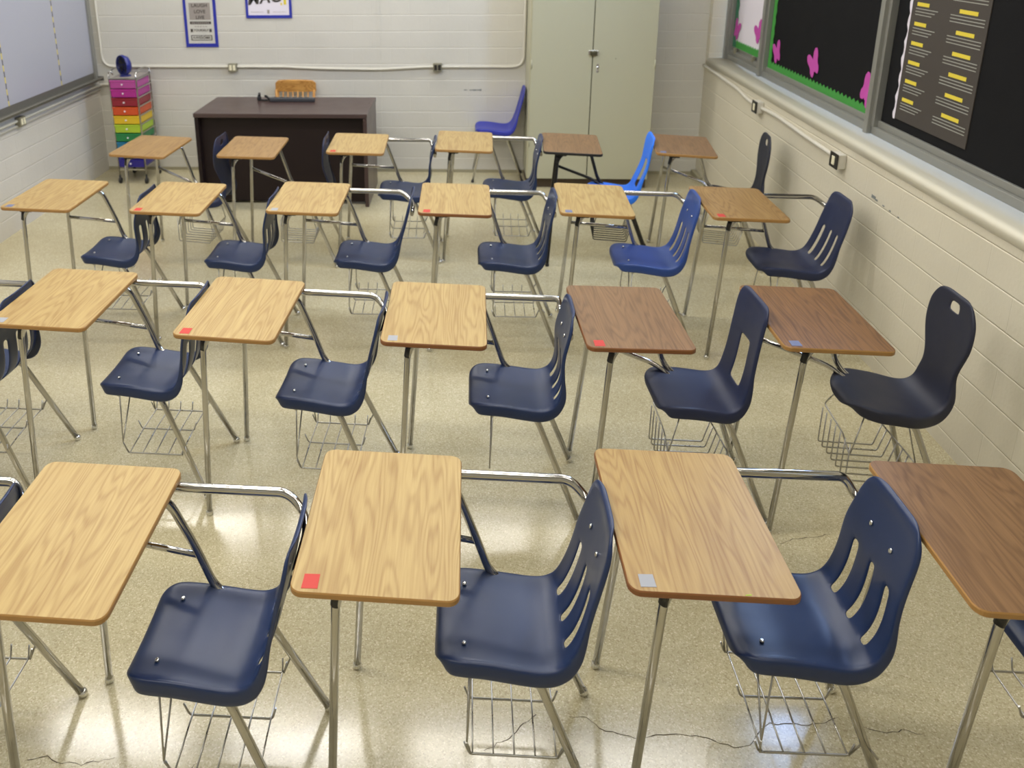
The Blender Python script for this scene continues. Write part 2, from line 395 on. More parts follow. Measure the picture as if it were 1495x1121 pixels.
def shell_mesh(kind, mat, yc=YC, dxb=0.0):
    CV = {'window': CV2, 'hourglass': CV3}.get(kind, CV1)
    L = CV.L; sb = CV.s_at_z(0.47)
    W = {'slots': [(0, 0.178), (0.12, 0.19), (0.32, 0.192), (sb, 0.188), (CV.s_at_z(0.60), 0.178), (L, 0.158)],
         'plain': [(0, 0.178), (0.12, 0.19), (0.32, 0.192), (sb, 0.185), (CV.s_at_z(0.60), 0.17), (L, 0.16)],
         'window': [(0, 0.17), (0.12, 0.188), (0.32, 0.19), (sb, 0.172), (CV.s_at_z(0.62), 0.160), (L, 0.158)],
         'hourglass': [(0, 0.168), (0.16, 0.20), (0.26, 0.198), (sb, 0.14), (CV.s_at_z(0.54), 0.122), (CV.s_at_z(0.69), 0.172), (L, 0.165)]}[kind]
    rc0, rc1 = {'slots': (0.085, 0.085), 'plain': (0.085, 0.08), 'window': (0.075, 0.06), 'hourglass': (0.15, 0.11)}[kind]
    z0 = CV.s_at_z(0.458) - 0.012
    holes = {'slots': [(c - 0.0115, c + 0.0115, z0, CV.s_at_z(0.60)) for c in (-0.090, 0.0, 0.090)],
             'plain': [], 'window': [(-0.052, 0.052, CV.s_at_z(0.478), CV.s_at_z(0.645))],
             'hourglass': [(-0.035, 0.035, CV.s_at_z(0.752), CV.s_at_z(0.790))]}[kind]
    ss = sorted(set([round(L * k / 40, 4) for k in range(41)] + [round(h[k], 4) for h in holes for k in (2, 3)] + [0.006, 0.014, 0.026, L - 0.006, L - 0.014, L - 0.026, L - 0.045]))
    ys = sorted(set([round(-0.16 + 0.32 * k / 12, 4) for k in range(13)] + [h[k] for h in holes for k in (0, 1)]))
    def thin(v, keep, gap):
        o = [v[0]]
        for x in v[1:]:
            if x - o[-1] < gap:
                if x in keep and o[-1] not in keep: o[-1] = x
                elif x in keep: o.append(x)
                continue
            o.append(x)
        return o
    ss = thin(ss, set(round(h[k], 4) for h in holes for k in (2, 3)), 0.0045); ys = thin(ys, set(h[k] for h in holes for k in (0, 1)), 0.014)
    bm = bmesh.new(); grid = []
    ym = max(abs(ys[0]), abs(ys[-1]))
    for s in ss:
        c, T = CV.at(s); N = Vector((-T.y, T.x))          # up / towards the sitter
        w = lerp_tab(W, s) - round_end(s, rc0) - round_end(L - s, rc1)
        w = max(w, 0.03); row = []
        seat = 1.0 if s < sb - 0.05 else max(0.0, 1 - (s - sb + 0.05) / 0.14)
        drop = 0.006 + 0.026 * seat
        rr = 0.008 + 0.003 * seat
        edge_damp = min(1.0, s / 0.05, (L - s) / 0.05)
        flat = w - rr
        cs = [(-flat - rr * math.sin(a), -rr * (1 - math.cos(a)) - (drop if k == 0 else 0)) for k, a in enumerate((PI / 2, PI / 2, PI / 4))]
        cs[0] = (-flat - rr - 0.002, -rr - drop)
        cs += [(y / ym * flat, 0.0) for y in ys]
        cs += [(-a, b) for a, b in cs[2::-1]]
        for y, d in cs:
            # holes keep their own width: columns near the middle are not scaled with w
            q = abs(y) / max(flat, 1e-4)
            dish = -0.010 * (1 - min(1, q) ** 2) * seat * edge_damp + (0.012 * min(1, q) ** 2 - 0.012) * (1 - seat) * edge_damp
            dd = d * (0.35 + 0.65 * edge_damp) + dish
            px, pz = c.x + N.x * dd, c.y + N.y * dd
            row.append(bm.verts.new((lean(px, pz, dxb), y + yc, pz)))
        grid.append(row)
    nc = len(grid[0])
    for i in range(len(grid) - 1):
        sm = (ss[i] + ss[i + 1]) / 2
        for j in range(nc - 1):
            if 3 <= j < 3 + len(ys) - 1:
                ymid = (ys[j - 3] + ys[j - 2]) / 2
                if any(h[0] < ymid < h[1] and h[2] < sm < h[3] for h in holes): continue
            bm.faces.new((grid[i][j], grid[i][j + 1], grid[i + 1][j + 1], grid[i + 1][j])).smooth = True
    bmesh.ops.delete(bm, geom=[v for v in bm.verts if not v.link_faces], context='VERTS')
    bmesh.ops.recalc_face_normals(bm, faces=bm.faces)
    up = sum((f.normal.z * f.calc_area() for f in bm.faces))
    if up < 0: bmesh.ops.reverse_faces(bm, faces=bm.faces)
    me = bpy.data.meshes.new('seat_shell_cage'); bm.to_mesh(me); bm.free()
    o = bpy.data.objects.new('seat_shell_cage', me); link(o)
    so = o.modifiers.new('s', 'SOLIDIFY'); so.thickness = 0.007; so.offset = -1
    su = o.modifiers.new('u', 'SUBSURF'); su.levels = 1; su.render_levels = 1
    dg = bpy.context.evaluated_depsgraph_get(); dg.update()
    out = bpy.data.meshes.new_from_object(o.evaluated_get(dg)); out.name = 'seat_shell'
    bpy.data.objects.remove(o); bpy.data.meshes.remove(me)
    for v in out.vertices: v.co.z *= KZ
    for f in out.polygons: f.use_smooth = True
    out.materials.clear(); out.materials.append(mat)
    return out
SHELL = {}
def shell(kind, matkey, dxb=0.0):
    k = (kind, matkey, dxb)
    if k not in SHELL: SHELL[k] = shell_mesh(kind, M[matkey], YC, dxb)
    return SHELL[k]

# ------------------------------------------------------------------ the chair-desks
def rrect(w, d, r, n=6):
    P = []
    for cx, cy, a0 in ((w / 2 - r, d / 2 - r, 0), (-w / 2 + r, d / 2 - r, 90), (-w / 2 + r, -d / 2 + r, 180), (w / 2 - r, -d / 2 + r, 270)):
        for k in range(n + 1):
            a = math.radians(a0 + 90 * k / n); P.append((cx + r * math.cos(a), cy + r * math.sin(a)))
    return P
TOPZ = 0.9873 / KZ
TILT = 0.0218
def top_mesh(mat, edge, r=0.034):
    mb = MB(); b = mb.bm
    lv = [(-0.0035, -0.0165), (0.0, -0.0135), (0.0, -0.003), (-0.0025, 0.0)]
    rings = []
    for ins, dz in lv:
        rings.append([b.verts.new((x, y, TOPZ + dz)) for x, y in rrect(0.457 + 2 * ins, 0.61 + 2 * ins, r + ins)])
    n = len(rings[0])
    for a, c in zip(rings, rings[1:]):
        for k in range(n):
            f = b.faces.new((a[k], a[(k + 1) % n], c[(k + 1) % n], c[k])); f.material_index = 1
    b.faces.new(rings[0][::-1]).material_index = 1; b.faces.new(rings[-1]).material_index = 0
    for v in b.verts: v.co.z -= v.co.x * TILT
    return mb.mesh('tabletop', [mat, edge], KZ)
TOPM = {}
def top(matkey, edgekey):
    k = (matkey, edgekey)
    if k not in TOPM: TOPM[k] = top_mesh(M[matkey], M[edgekey])
    return TOPM[k]
RT = 0.0132
def tube_mesh(name, pts, r, mat, rad=0.05, seg=12):
    return MB().tube(pts, r, seg, rad=rad).mesh(name, mat, KZ)
def glide_mesh(x, y, mat):
    return MB().lathe([(0.0, 0.0), (0.013, 0.0), (0.0165, 0.004), (0.0165, 0.014), (0.012, 0.020), (0.0, 0.022)], 14, (x, y, 0)).mesh('glide', mat, KZ)
def rivet_mesh(p, n, mat):
    n = Vector(n).normalized(); p = Vector(p)
    return MB().tube([p - n * 0.002, p + n * 0.0022, p + n * 0.0036], [0.0068, 0.0068, 0.0035], 10).mesh('rivet', mat, KZ)
def on_shell(x=None, z=None):
    if z is not None: c, T = CV.at(CV.s_at_z(z))
    else:
        i = min(range(len(CV.p)), key=lambda i: abs(CV.p[i][0] - x) if CV.p[i][1] > 0.44 and CV.p[i][0] < 0.5 else 9); c, T = CV.at(CV.s[i])
    return Vector((c.x, c.y)), Vector((-T.y, T.x))
NF, FF, RF, RN = (-0.163, -0.228, 0.006), (-0.160, 0.352, 0.006), (0.676, 0.286, 0.006), (0.668, -0.168, 0.006)
KIT = {}
def kit(style, tubekey, dxb=0.0):
    """shared part meshes for one frame style"""
    k = (style, tubekey, dxb)
    if k in KIT: return KIT[k]
    t = M[tubekey]; w = M['wire'] if tubekey == 'chrome' else M['black_steel']; P = []
    P.append(('leg', tube_mesh('leg', [(-0.01, -0.17, 0.724), (-0.085, -0.232, 0.722), (-0.115, -0.236, 0.682), NF], RT, t, 0.04)))
    P.append(('glide', glide_mesh(NF[0], NF[1], M['rivet'] if tubekey == 'chrome' else t), 0))
    P.append(('bracket_leg_shade', MB().box(-0.125, -0.045, -0.252, -0.214, 0.715, 0.738, 0.003).tube([(-0.107, -0.2345, 0.716), (-0.1165, -0.2358, 0.672)], RT + 0.0012, 12).mesh('bracket_leg_shade', M['black_steel'], KZ)))  # mounting bracket, plus a dark sleeve painting the shade on the leg top
    if style == 'arm':
        P.append(('leg', tube_mesh('leg', [(-0.02, 0.262, 0.722), (-0.092, 0.283, 0.716), FF], RT, t, 0.05)))
        P.append(('glide', glide_mesh(FF[0], FF[1], M['rivet']), 3))
        P.append(('arm_rail', tube_mesh('arm_rail', [(-0.03, 0.264, 0.722), (0.20, 0.258, 0.716), (0.585, 0.254, 0.713), (0.646 + dxb, 0.228, 0.676), (0.670 + dxb, 0.150, 0.668), (0.670 + dxb, -0.02, 0.668)], RT, t, 0.06)))
        P.append(('support_tube', tube_mesh('support_tube', [(0.10, 0.18, 0.722), (0.205, 0.205, 0.714), (0.275, 0.228, 0.555), (0.326, 0.226, 0.440), (0.40, 0.205, 0.412), (0.48, 0.188, 0.408)], RT, t, 0.045)))
        P.append(('leg', tube_mesh('leg', [(0.40, 0.16, 0.414), (0.475, 0.200, 0.404), RF], RT, t, 0.05)))
        P.append(('glide', glide_mesh(RF[0], RF[1], M['rivet']), 'RF'))
        P.append(('leg', tube_mesh('leg', [(0.36, -0.08, 0.412), (0.455, -0.118, 0.408), RN], RT, t, 0.05)))
        P.append(('glide', glide_mesh(RN[0], RN[1], M['rivet']), 'RN'))
        P.append(('crossbar', tube_mesh('crossbar', [(-0.112, 0.304, 0.536), (0.283, 0.226, 0.536)], 0.009, t, None)))
        mb = MB()
        for x in (0.262, 0.43): mb.tube([(x, -0.135, 0.414), (x, 0.20, 0.414)], 0.0125, 10)
        P.append(('seat_rail', mb.mesh('seat_rail', t, KZ)))
        r = 0.0034; mb = MB()
        for y, z in ((-0.108, 0.150), (0.066, 0.164), (0.235, 0.164)):          # three lengthwise rails with turned-up ends
            mb.tube([(0.244, y, z + 0.035), (0.260, y, z), (0.535, y, z), (0.548, y, z + 0.035)], r, 6, rad=0.012)
        for x in (0.27, 0.335, 0.40, 0.465, 0.53):                              # crosswise wires
            mb.tube([(x, -0.108, 0.150 + r), (x, 0.066, 0.164 + r), (x, 0.235, 0.164 + r), (x, 0.250, 0.200)], r * 0.85, 6, rad=0.012)
        mb.tube([(0.262, -0.125, 0.412), (0.252, -0.132, 0.208), (0.262, 0.03, 0.412)], r, 6, rad=0.006)   # front hanger
        mb.tube([(0.252, -0.132, 0.208), (0.264, -0.108, 0.150)], r, 6)
        mb.tube([(0.262, 0.19, 0.412), (0.252, 0.240, 0.22), (0.262, 0.235, 0.164)], r, 6, rad=0.006)
        mb.tube([(0.585, -0.17, 0.20), (0.56, -0.130, 0.215), (0.535, -0.108, 0.150)], r, 6, rad=0.02)     # rear ties to the legs
        mb.tube([(0.585, 0.25, 0.20), (0.56, 0.245, 0.21), (0.535, 0.235, 0.164)], r, 6, rad=0.02)
        P.append(('book_basket', mb.mesh('book_basket', w, KZ)))
    else:
        P.append(('leg', tube_mesh('leg', [(-0.02, 0.22, 0.724), (-0.090, 0.268, 0.714), FF], RT, t, 0.05)))
        P.append(('glide', glide_mesh(FF[0], FF[1], M['rivet'] if tubekey == 'chrome' else t), 3))
        P.append(('support_tube', tube_mesh('support_tube', [(0.05, 0.18, 0.724), (0.150, 0.212, 0.716), (0.245, 0.215, 0.475), (0.30, 0.19, 0.426), (0.44, 0.17, 0.410)], RT, t, 0.05)))
        P.append(('leg', tube_mesh('leg', [(0.38, 0.15, 0.414), (0.475, 0.180, 0.400), RF], RT, t, 0.05)))
        P.append(('glide', glide_mesh(RF[0], RF[1], M['rivet'] if tubekey == 'chrome' else t), 'RF'))
        P.append(('leg', tube_mesh('leg', [(0.34, -0.08, 0.412), (0.455, -0.114, 0.404), RN], RT, t, 0.05)))
        P.append(('glide', glide_mesh(RN[0], RN[1], M['rivet'] if tubekey == 'chrome' else t), 'RN'))
        P.append(('crossbar', tube_mesh('crossbar', [(-0.114, 0.300, 0.540), (0.21, 0.20, 0.470), (0.30, 0.15, 0.420)], 0.0098, t, 0.04)))
        mb = MB()
        for x in (0.262, 0.42): mb.tube([(x, -0.115, 0.412), (x, 0.20, 0.412)], 0.0115, 10)
        P.append(('seat_rail', mb.mesh('seat_rail', t, KZ)))
        r = 0.0034; mb = MB()
        for y in (-0.105, -0.055, -0.005, 0.045, 0.095, 0.145, 0.190):           # U-shaped wires across the basket
            mb.tube([(0.205, y, 0.30), (0.205, y, 0.155), (0.47, y, 0.145), (0.50, y, 0.235)], r, 6, rad=0.012)
        mb.tube([(0.230, 0.12, 0.408), (0.2085, 0.190, 0.318), (0.2085, -0.02, 0.300), (0.2085, -0.105, 0.255), (0.255, -0.09, 0.408)], r, 6, rad=0.02)
        mb.tube([(0.5, -0.115, 0.235), (0.5, 0.20, 0.235)], r, 6)
        mb.tube([(0.5, 0.20, 0.235), (0.455, 0.17, 0.400)], r, 6); mb.tube([(0.5, -0.115, 0.235), (0.44, -0.10, 0.400)], r, 6)
        P.append(('book_basket', mb.mesh('book_basket', w, KZ)))
    rv = M['rivet']
    for y in (YC + 0.115, YC - 0.115):
        c, N = on_shell(x=0.24); P.append(('rivet', rivet_mesh((c.x + N.x * -0.002, y, c.y + N.y * -0.002), (N.x, 0, N.y), rv)))
    if style == 'arm':
        for y in (YC + 0.062, YC - 0.055):
            c, N = on_shell(z=0.672); P.append(('back_rivet', rivet_mesh((c.x + dxb + N.x * -0.0078, y, c.y + N.y * -0.0078), (N.x, 0, N.y), rv)))
    KIT[k] = P; return P
STK = {}
def sticker_mesh(matkey, x0, x1, y0, y1):
    k = (matkey, x0, y0)
    if k not in STK:
        mb = MB(); b = mb.bm
        vs = [b.verts.new((x, y, TOPZ + dz - x * TILT)) for dz in (0.0, 0.0007) for x, y in ((x0, y0), (x1, y0 + 0.002), (x1 - 0.001, y1), (x0 + 0.001, y1 - 0.002))]
        b.faces.new(vs[3::-1]); b.faces.new(vs[4:])
        for i in range(4): b.faces.new((vs[i], vs[(i + 1) % 4], vs[4 + (i + 1) % 4], vs[4 + i]))
        STK[k] = mb.mesh('sticker', M[matkey], KZ)
    return STK[k]
def add(name, me, parent, label=None):
    o = bpy.data.objects.new(name, me); link(o); o.parent = parent
    if label: o['label'] = label
    return o
def student_desk(loc, deg, label, topk, edgek, style, shellk, colk, tubekey='chrome', stick=(), skip=(), dxb=0.0):
    r = empty('student_desk', (loc[0], loc[1], 0), math.radians(deg))
    tag(r, label, 'desk', 'chair desks set out in rows facing the whiteboard')
    tp = add('tabletop', top(topk, edgek), r)
    for s in stick: add('sticker', sticker_mesh(*s[:5]), tp, s[5])
    add('seat_shell', shell(shellk, colk, dxb), r)
    made = []
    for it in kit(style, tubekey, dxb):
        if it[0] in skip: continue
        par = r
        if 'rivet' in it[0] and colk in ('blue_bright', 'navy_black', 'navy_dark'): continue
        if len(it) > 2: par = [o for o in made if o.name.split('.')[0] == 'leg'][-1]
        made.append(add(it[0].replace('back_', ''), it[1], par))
    return r
RED = ('red_tape', -0.196, -0.152, -0.292, -0.240, 'red square sticker')
GREY = ('grey_tape', -0.196, -0.154, -0.290, -0.244, 'grey tape sticker')
BLUE = ('blue_tape', -0.196, -0.152, -0.290, -0.244, 'blue-grey sticker')
GRN = ('green_tape', 0.075, 0.092, -0.3005, -0.296, 'small yellow-green mark')
D = 'in row before teacher desk'
C = 'in second row from teacher desk'
B = 'in third row from teacher desk'
A = 'in fourth row from teacher desk'
DESKS = [
 ((-1.151, 1.900), 0.1, 'plain oak-top chair desk without sticker, navy slotted chair, ' + A, 'oak', 'edge_oak', 'arm', 'slots', 'navy', 'chrome', ()),
 ((-0.238, 2.010), 0.1, 'oak chair desk with bright red square sticker ' + A, 'oak', 'edge_oak', 'arm', 'slots', 'navy', 'chrome', (RED,)),
 ((0.663, 2.063), 0.8, 'honey-oak chair desk with torn grey tape and green mark ' + A, 'oak_warm', 'edge_brown', 'arm', 'slots', 'navy', 'chrome', (GREY, GRN)),
 ((1.540, 2.040), 0.0, 'chair desk showing one corner beyond the slotted chair back ' + A, 'walnut_red', 'edge_oak', 'arm', 'slots', 'navy', 'chrome', ()),
 ((-2.060, 1.905), 0.0, 'chair whose navy back touches the plain oak top ' + A, 'oak', 'edge_oak', 'arm', 'slots', 'navy', 'chrome', ()),
 ((-1.920, 3.436), -1.1, 'oak chair desk with grey-green corner tape ' + B, 'oak', 'edge_oak', 'arm', 'slots', 'navy', 'chrome', (GREY,)),
 ((-1.041, 3.368), -2.2, 'oak chair desk with red corner sticker ' + B, 'oak', 'edge_oak', 'arm', 'slots', 'navy', 'chrome', (RED,)),
 ((-0.135, 3.352), -0.4, 'basketless oak chair desk with brown edge and grey tape ' + B, 'oak', 'edge_brown', 'arm', 'slots', 'navy', 'chrome', (GREY,)),
 ((0.725, 3.354), 2.3, 'walnut chair desk with red sticker and windowed back ' + B, 'walnut_red', 'edge_brown', 'noarm', 'window', 'navy_dark', 'chrome', (RED,)),
 ((1.551, 3.385), 0.3, 'walnut chair desk with blue-grey sticker beside block wall ' + B, 'walnut', 'edge_oak', 'noarm', 'hourglass', 'navy_black', 'chrome', (BLUE,)),
 ((-2.800, 3.410), -1.0, 'chair whose back touches the grey-taped oak top ' + B, 'oak', 'edge_oak', 'arm', 'slots', 'navy', 'chrome', ()),
 ((-2.744, 4.961), -0.5, 'oak chair desk closest to the whiteboard wall ' + C, 'oak', 'edge_oak', 'arm', 'slots', 'navy', 'chrome', (BLUE,)),
 ((-1.888, 4.924), -0.2, 'oak chair desk with red sticker, second from whiteboard wall ' + C, 'oak', 'edge_oak', 'arm', 'slots', 'navy', 'chrome', (RED,)),
 ((-1.027, 4.957), 0.2, 'oak chair desk with grey tape, third from whiteboard wall ' + C, 'oak', 'edge_oak', 'arm', 'slots', 'navy', 'chrome', (GREY,)),
 ((-0.075, 4.960), 0.3, 'brown-edged oak chair desk with red sticker ' + C, 'oak', 'edge_brown', 'arm', 'slots', 'navy', 'chrome', (RED,)),
 ((0.809, 4.980), -1.9, 'oak chair desk with mid-blue slotted chair ' + C, 'oak', 'edge_oak', 'arm', 'slots', 'blue_mid', 'chrome', (BLUE,)),
 ((1.707, 4.942), -0.2, 'honey-brown chair desk with red mark beside block wall ' + C, 'oak_mid', 'edge_oak', 'arm', 'slots', 'navy_dark', 'chrome', (RED,)),
 ((-2.570, 6.195), -3.0, 'brown oak chair desk standing by the rainbow drawer cart', 'oak_mid', 'edge_oak', 'noarm', 'hourglass', 'navy_dark', 'chrome', ()),
 ((-1.724, 6.197), 1.2, 'brown oak chair desk without sticker standing before the teacher desk', 'oak_mid', 'edge_oak', 'noarm', 'hourglass', 'navy_dark', 'chrome', ()),
 ((-0.887, 6.326), 1.3, 'light oak chair desk with red sticker ' + D, 'oak', 'edge_oak', 'arm', 'slots', 'navy', 'chrome', (RED,)),
 ((-0.021, 6.420), -1.0, 'light oak chair desk standing before the loose royal-blue chair', 'oak', 'edge_oak', 'arm', 'slots', 'navy', 'chrome', ()),
 ((0.838, 6.365), -3.8, 'walnut chair desk with black frame and bright blue windowed seat', 'walnut_red', 'edge_black', 'noarm', 'window', 'blue_bright', 'black_steel', ()),
 ((1.714, 6.337), -6.9, 'walnut chair desk with dark narrow-waisted chair back with one round hole', 'walnut_red', 'edge_oak', 'noarm', 'hourglass', 'navy_black', 'chrome', (BLUE,)),
]
DXB = {0: -0.006, 1: -0.010, 2: -0.036, 4: -0.030, 10: -0.045, 5: -0.030, 6: -0.012, 7: -0.058, 8: -0.012, 11: -0.062, 12: -0.050, 14: -0.028, 15: -0.014, 17: -0.066, 18: -0.055, 19: -0.046, 20: -0.046, 21: 0.032}
SKIP = {7: ('book_basket',), 11: ('arm_rail', 'back_rivet'), 12: ('arm_rail', 'back_rivet'), 14: ('crossbar',), 20: ('crossbar',)}
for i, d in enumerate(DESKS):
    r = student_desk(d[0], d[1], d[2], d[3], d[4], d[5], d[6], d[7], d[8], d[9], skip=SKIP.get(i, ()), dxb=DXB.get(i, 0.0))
    if i == 7: add('basket_hanger', MB().tube([(0.262, -0.125, 0.412), (0.252, -0.132, 0.190), (0.262, 0.03, 0.412)], 0.0034, 6, rad=0.006).mesh('basket_hanger', M['wire'], KZ), r)

# ------------------------------------------------------------------ the room
BW, LX, RX, FY, CZ = 8.745, -4.16, 2.53, -3.0, 5.3
structure(MB().box(LX, RX, FY, BW, -0.1, 0.0).build('floor', M['floor']))
structure(MB().box(LX - 0.2, RX + 0.5, BW, BW + 0.2, -0.1, CZ).build('wall_back', M['wall_b']))
structure(MB().box(LX - 0.2, LX, FY, BW, -0.1, CZ).build('wall_left', M['wall_l']))
structure(MB().box(LX - 0.2, RX + 0.5, FY - 0.2, FY, -0.1, CZ).build('wall_front', M['wall_b']))
structure(MB().box(LX - 0.2, RX + 0.5, FY - 0.2, BW + 0.2, CZ, CZ + 0.15).build('ceiling', M['ceil']))
# the wall below the windows, its end pier, the head above the glass
SILL, WX = 1.318, 2.70
mb = MB(); mb.box(RX, RX + 0.5, FY, BW, -0.1, SILL - 0.01)
mb.box(RX, RX + 0.5, 8.645, BW, SILL - 0.01, CZ); mb.box(RX, RX + 0.5, FY, BW, 4.98, CZ); mb.box(RX, RX + 0.5, FY, -1.0, SILL - 0.01, 4.98)
structure(mb.build('wall_right', M['wall_s']))
# rounded sill running the length of the window
prof = [(RX + 0.001, 1.236), (RX - 0.012, 1.246)]
for k in range(7):
    a = math.radians(-10 + 100 * k / 6); prof.append((RX + 0.012 - 0.036 * math.cos(a), 1.286 + 0.030 * math.sin(a)))
prof += [(WX + 0.06, SILL + 0.004), (WX + 0.06, 1.236)]
mb = MB(); b = mb.bm
v0 = [b.verts.new((x, -1.0, z)) for x, z in prof]; v1 = [b.verts.new((x, 8.643, z)) for x, z in prof]
for k in range(len(prof)): b.faces.new((v0[k], v0[(k + 1) % len(prof)], v1[(k + 1) % len(prof)], v1[k])).smooth = True
b.faces.new(v0[::-1]); b.faces.new(v1)
structure(mb.build('trim_1', M['sill']), 'painted rounded window sill')
# baseboard line of grime and floor joint along the back wall
mb = MB(); mb.box(LX, RX, BW - 0.006, BW, 0.0, 0.035)
structure(mb.build('baseboard_back', M['base_dirt']))
mb = MB(); mb.box(RX - 0.05, RX, 8.45, BW, 0, 0.06, 0.01)
structure(mb.build('trim_2', M['base_dirt']), 'dirty raised edge in the floor corner')
# block column joint on the back wall
mb = MB(); mb.box(-0.985, -0.953, BW - 0.005, BW, 0.0, CZ)
structure(mb.build('trim_3', M['wall_b']), 'painted vertical wall joint')

# windows: aluminium frames, lower bays covered by boards, glass above
MULL = [8.600, 7.565, 5.450, 3.335, 1.22, -0.9]
for i in range(5):
    y1, y0 = MULL[i], MULL[i + 1]
    w = empty('window_%d' % (i + 1), (WX, (y0 + y1) / 2, SILL)); structure(w, 'aluminium framed window bay')
    def lb(mb, x0, x1, ya, yb, za, zb, bev=0.004): mb.box(x0 - WX, x1 - WX, ya - (y0 + y1) / 2, yb - (y0 + y1) / 2, za - SILL, zb - SILL, bev)
    mb = MB()
    lb(mb, WX - 0.005, WX + 0.09, y0 + 0.023, y1 - 0.031, SILL, 1.372)
    lb(mb, WX + 0.020, WX + 0.09, y0 + 0.02, y1 - 0.02, 1.372, 1.415)
    lb(mb, WX + 0.0, WX + 0.09, y0 + 0.023, y1 - 0.061, 3.02, 3.10)
    lb(mb, WX - 0.035, WX + 0.09, y1 - 0.03, y1 + 0.022, SILL, 3.10)
    lb(mb, WX - 0.010, WX + 0.09, y1 - 0.060, y1 - 0.028, SILL + 0.05, 3.10)
    if i == 4: lb(mb, WX - 0.035, WX + 0.09, y0 - 0.022, y0 + 0.02, SILL, 3.10)
    f = mb.build('window_frame', M['alum'], w)

# the transom lights above: drawn shades except for one bare pane
w = empty('window_6', (WX, 5.525, 3.1)); structure(w, 'upper window with one unshaded pane')
mb = MB()
for yy in (8.6, 7.05, 6.005, 5.045, 3.4, 1.6, -0.9): mb.box(-0.02, 0.09, yy - 0.025 - 5.525, yy + 0.025 - 5.525, 0.0, 1.88)
mb.box(-0.02, 0.09, -0.9 - 5.525, 8.6 - 5.525, 1.83, 1.88); mb.build('window_frame', M['alum'], w)
MB().box(0.05, 0.056, 5.07 - 5.525, 5.98 - 5.525, 0.0, 1.83).build('window_pane', M['glass'], w)
for ya, yb in ((6.03, 7.025), (7.075, 8.575), (3.425, 5.02), (1.625, 3.375), (-0.875, 1.575)):
    MB().box(0.03, 0.04, ya - 5.525, yb - 5.525, 0.0, 1.83).build('window_shade', M['sill'], w)

# boards filling the lower window bays
def yz_prism(poly, x0, x1, name, mat, parent=None):
    return MB().prism(poly, 'x', x0, x1).build(name, mat, parent)
def board(name, y0, y1, mat, label, cat, z0=1.395):
    o = MB().box(WX + 0.034, WX + 0.046, y0, y1, z0, 3.03).build(name, mat); tag(o, label, cat, 'boards filling the window bays'); return o
b1 = board('bulletin_board', 7.592, 8.535, M['paper_white'], 'white paper board with dark green border in the window bay by the corner', 'bulletin board', 1.452)
b2 = board('bulletin_board', 5.474, 7.500, M['paper_black'], 'large black paper board with bright green jagged border', 'bulletin board')
b3 = board('bulletin_board', 3.36, 5.385, M['paper_black'], 'black paper board carrying the dark printed poster', 'bulletin board')
structure(MB().box(WX + 0.046, WX + 0.08, -0.9, 8.6, 1.38, 3.03).build('trim_4', M['alum']), 'panel behind the boards')
structure(MB().box(WX + 0.034, WX + 0.046, -0.88, 3.33, 1.395, 3.03).build('trim_5', M['paper_black']), 'black backing panels')
def zig(y0, y1, z0, z1, tooth, amp):
    n = int((y1 - y0) / tooth); P = [(y0, z0), (y1, z0)]
    for k in range(n, -1, -1):
        yy = y0 + (y1 - y0) * k / n
        P.append((yy, z1 + amp)); 
        if k: P.append((yy - (y1 - y0) / n * 0.5, z1 - amp))
    return P
def scallop_v(y0, y1, z0, z1, amp, n, side):
    L = [(y0, z0), (y1, z0)] if side > 0 else [(y1, z0), (y0, z0)]
    E = []
    for k in range(n * 4 + 1):
        z = z0 + (z1 - z0) * k / (n * 4); E.append(((y1 if side > 0 else y0) + side * amp * math.sin(k * PI / 2), z))
    return [(y0 if side > 0 else y1, z0)] + E + [(y0 if side > 0 else y1, z1)]
xb0, xb1 = WX + 0.0305, WX + 0.034
yz_prism(zig(5.48, 7.495, 1.402, 1.470, 0.062, 0.012), xb0, xb1, 'border_strip', M['green'], b2)
yz_prism(scallop_v(7.425, 7.495, 1.40, 3.0, 0.008, 16, -1), xb0 - 0.002, xb1 - 0.0036, 'border_strip', M['green'], b2)
yz_prism(zig(7.60, 8.53, 1.456, 1.525, 0.062, 0.010), xb0, xb1, 'border_strip', M['green'], b1)
yz_prism(scallop_v(8.44, 8.53, 1.458, 3.0, 0.010, 12, -1), xb0 - 0.002, xb1 - 0.0036, 'border_strip', M['green_dark'], b1)
yz_prism(scallop_v(7.60, 7.68, 1.458, 3.0, 0.010, 12, 1), xb0 - 0.002, xb1 - 0.0036, 'border_strip', M['green_dark'], b1)
for yy in (8.40, 7.86): MB().box(WX + 0.005, WX + 0.034, yy - 0.02, yy + 0.02, 1.40, 1.455, 0.006).build('latch', M['box_metal'], b1, ) 
HALF = [(0.00, 0.64), (0.06, 0.74), (0.18, 0.92), (0.32, 1.0), (0.44, 0.96), (0.48, 0.80), (0.44, 0.64), (0.37, 0.52), (0.34, 0.40), (0.37, 0.26), (0.32, 0.10), (0.22, 0.02), (0.11, 0.08), (0.04, 0.20), (0.015, 0.16)]
def butterfly(y, z, w, h, tilt, label):
    P = [(a, b) for a, b in HALF] + [(-a, b) for a, b in HALF[::-1][:-1]]
    ct, st = math.cos(tilt), math.sin(tilt); Q = []
    for a, b_ in P:
        u, v = a * w / 0.86, (b_ - 0.5) * h; Q.append((u * ct - v * st, u * st + v * ct))
    o = MB().prism(Q, 'x', -0.003, 0.0).build('paper_butterfly', M['magenta']); o.location = (xb0 - 0.0022, y, z)
    tag(o, label, 'butterfly', 'magenta paper butterflies on the boards')
butterfly(8.43, 1.640, 0.15, 0.20, 0.35, 'magenta paper butterfly on the white board beside the wall corner')
butterfly(7.81, 1.690, 0.19, 0.20, -0.5, 'magenta paper butterfly on the white board beside the aluminium mullion')
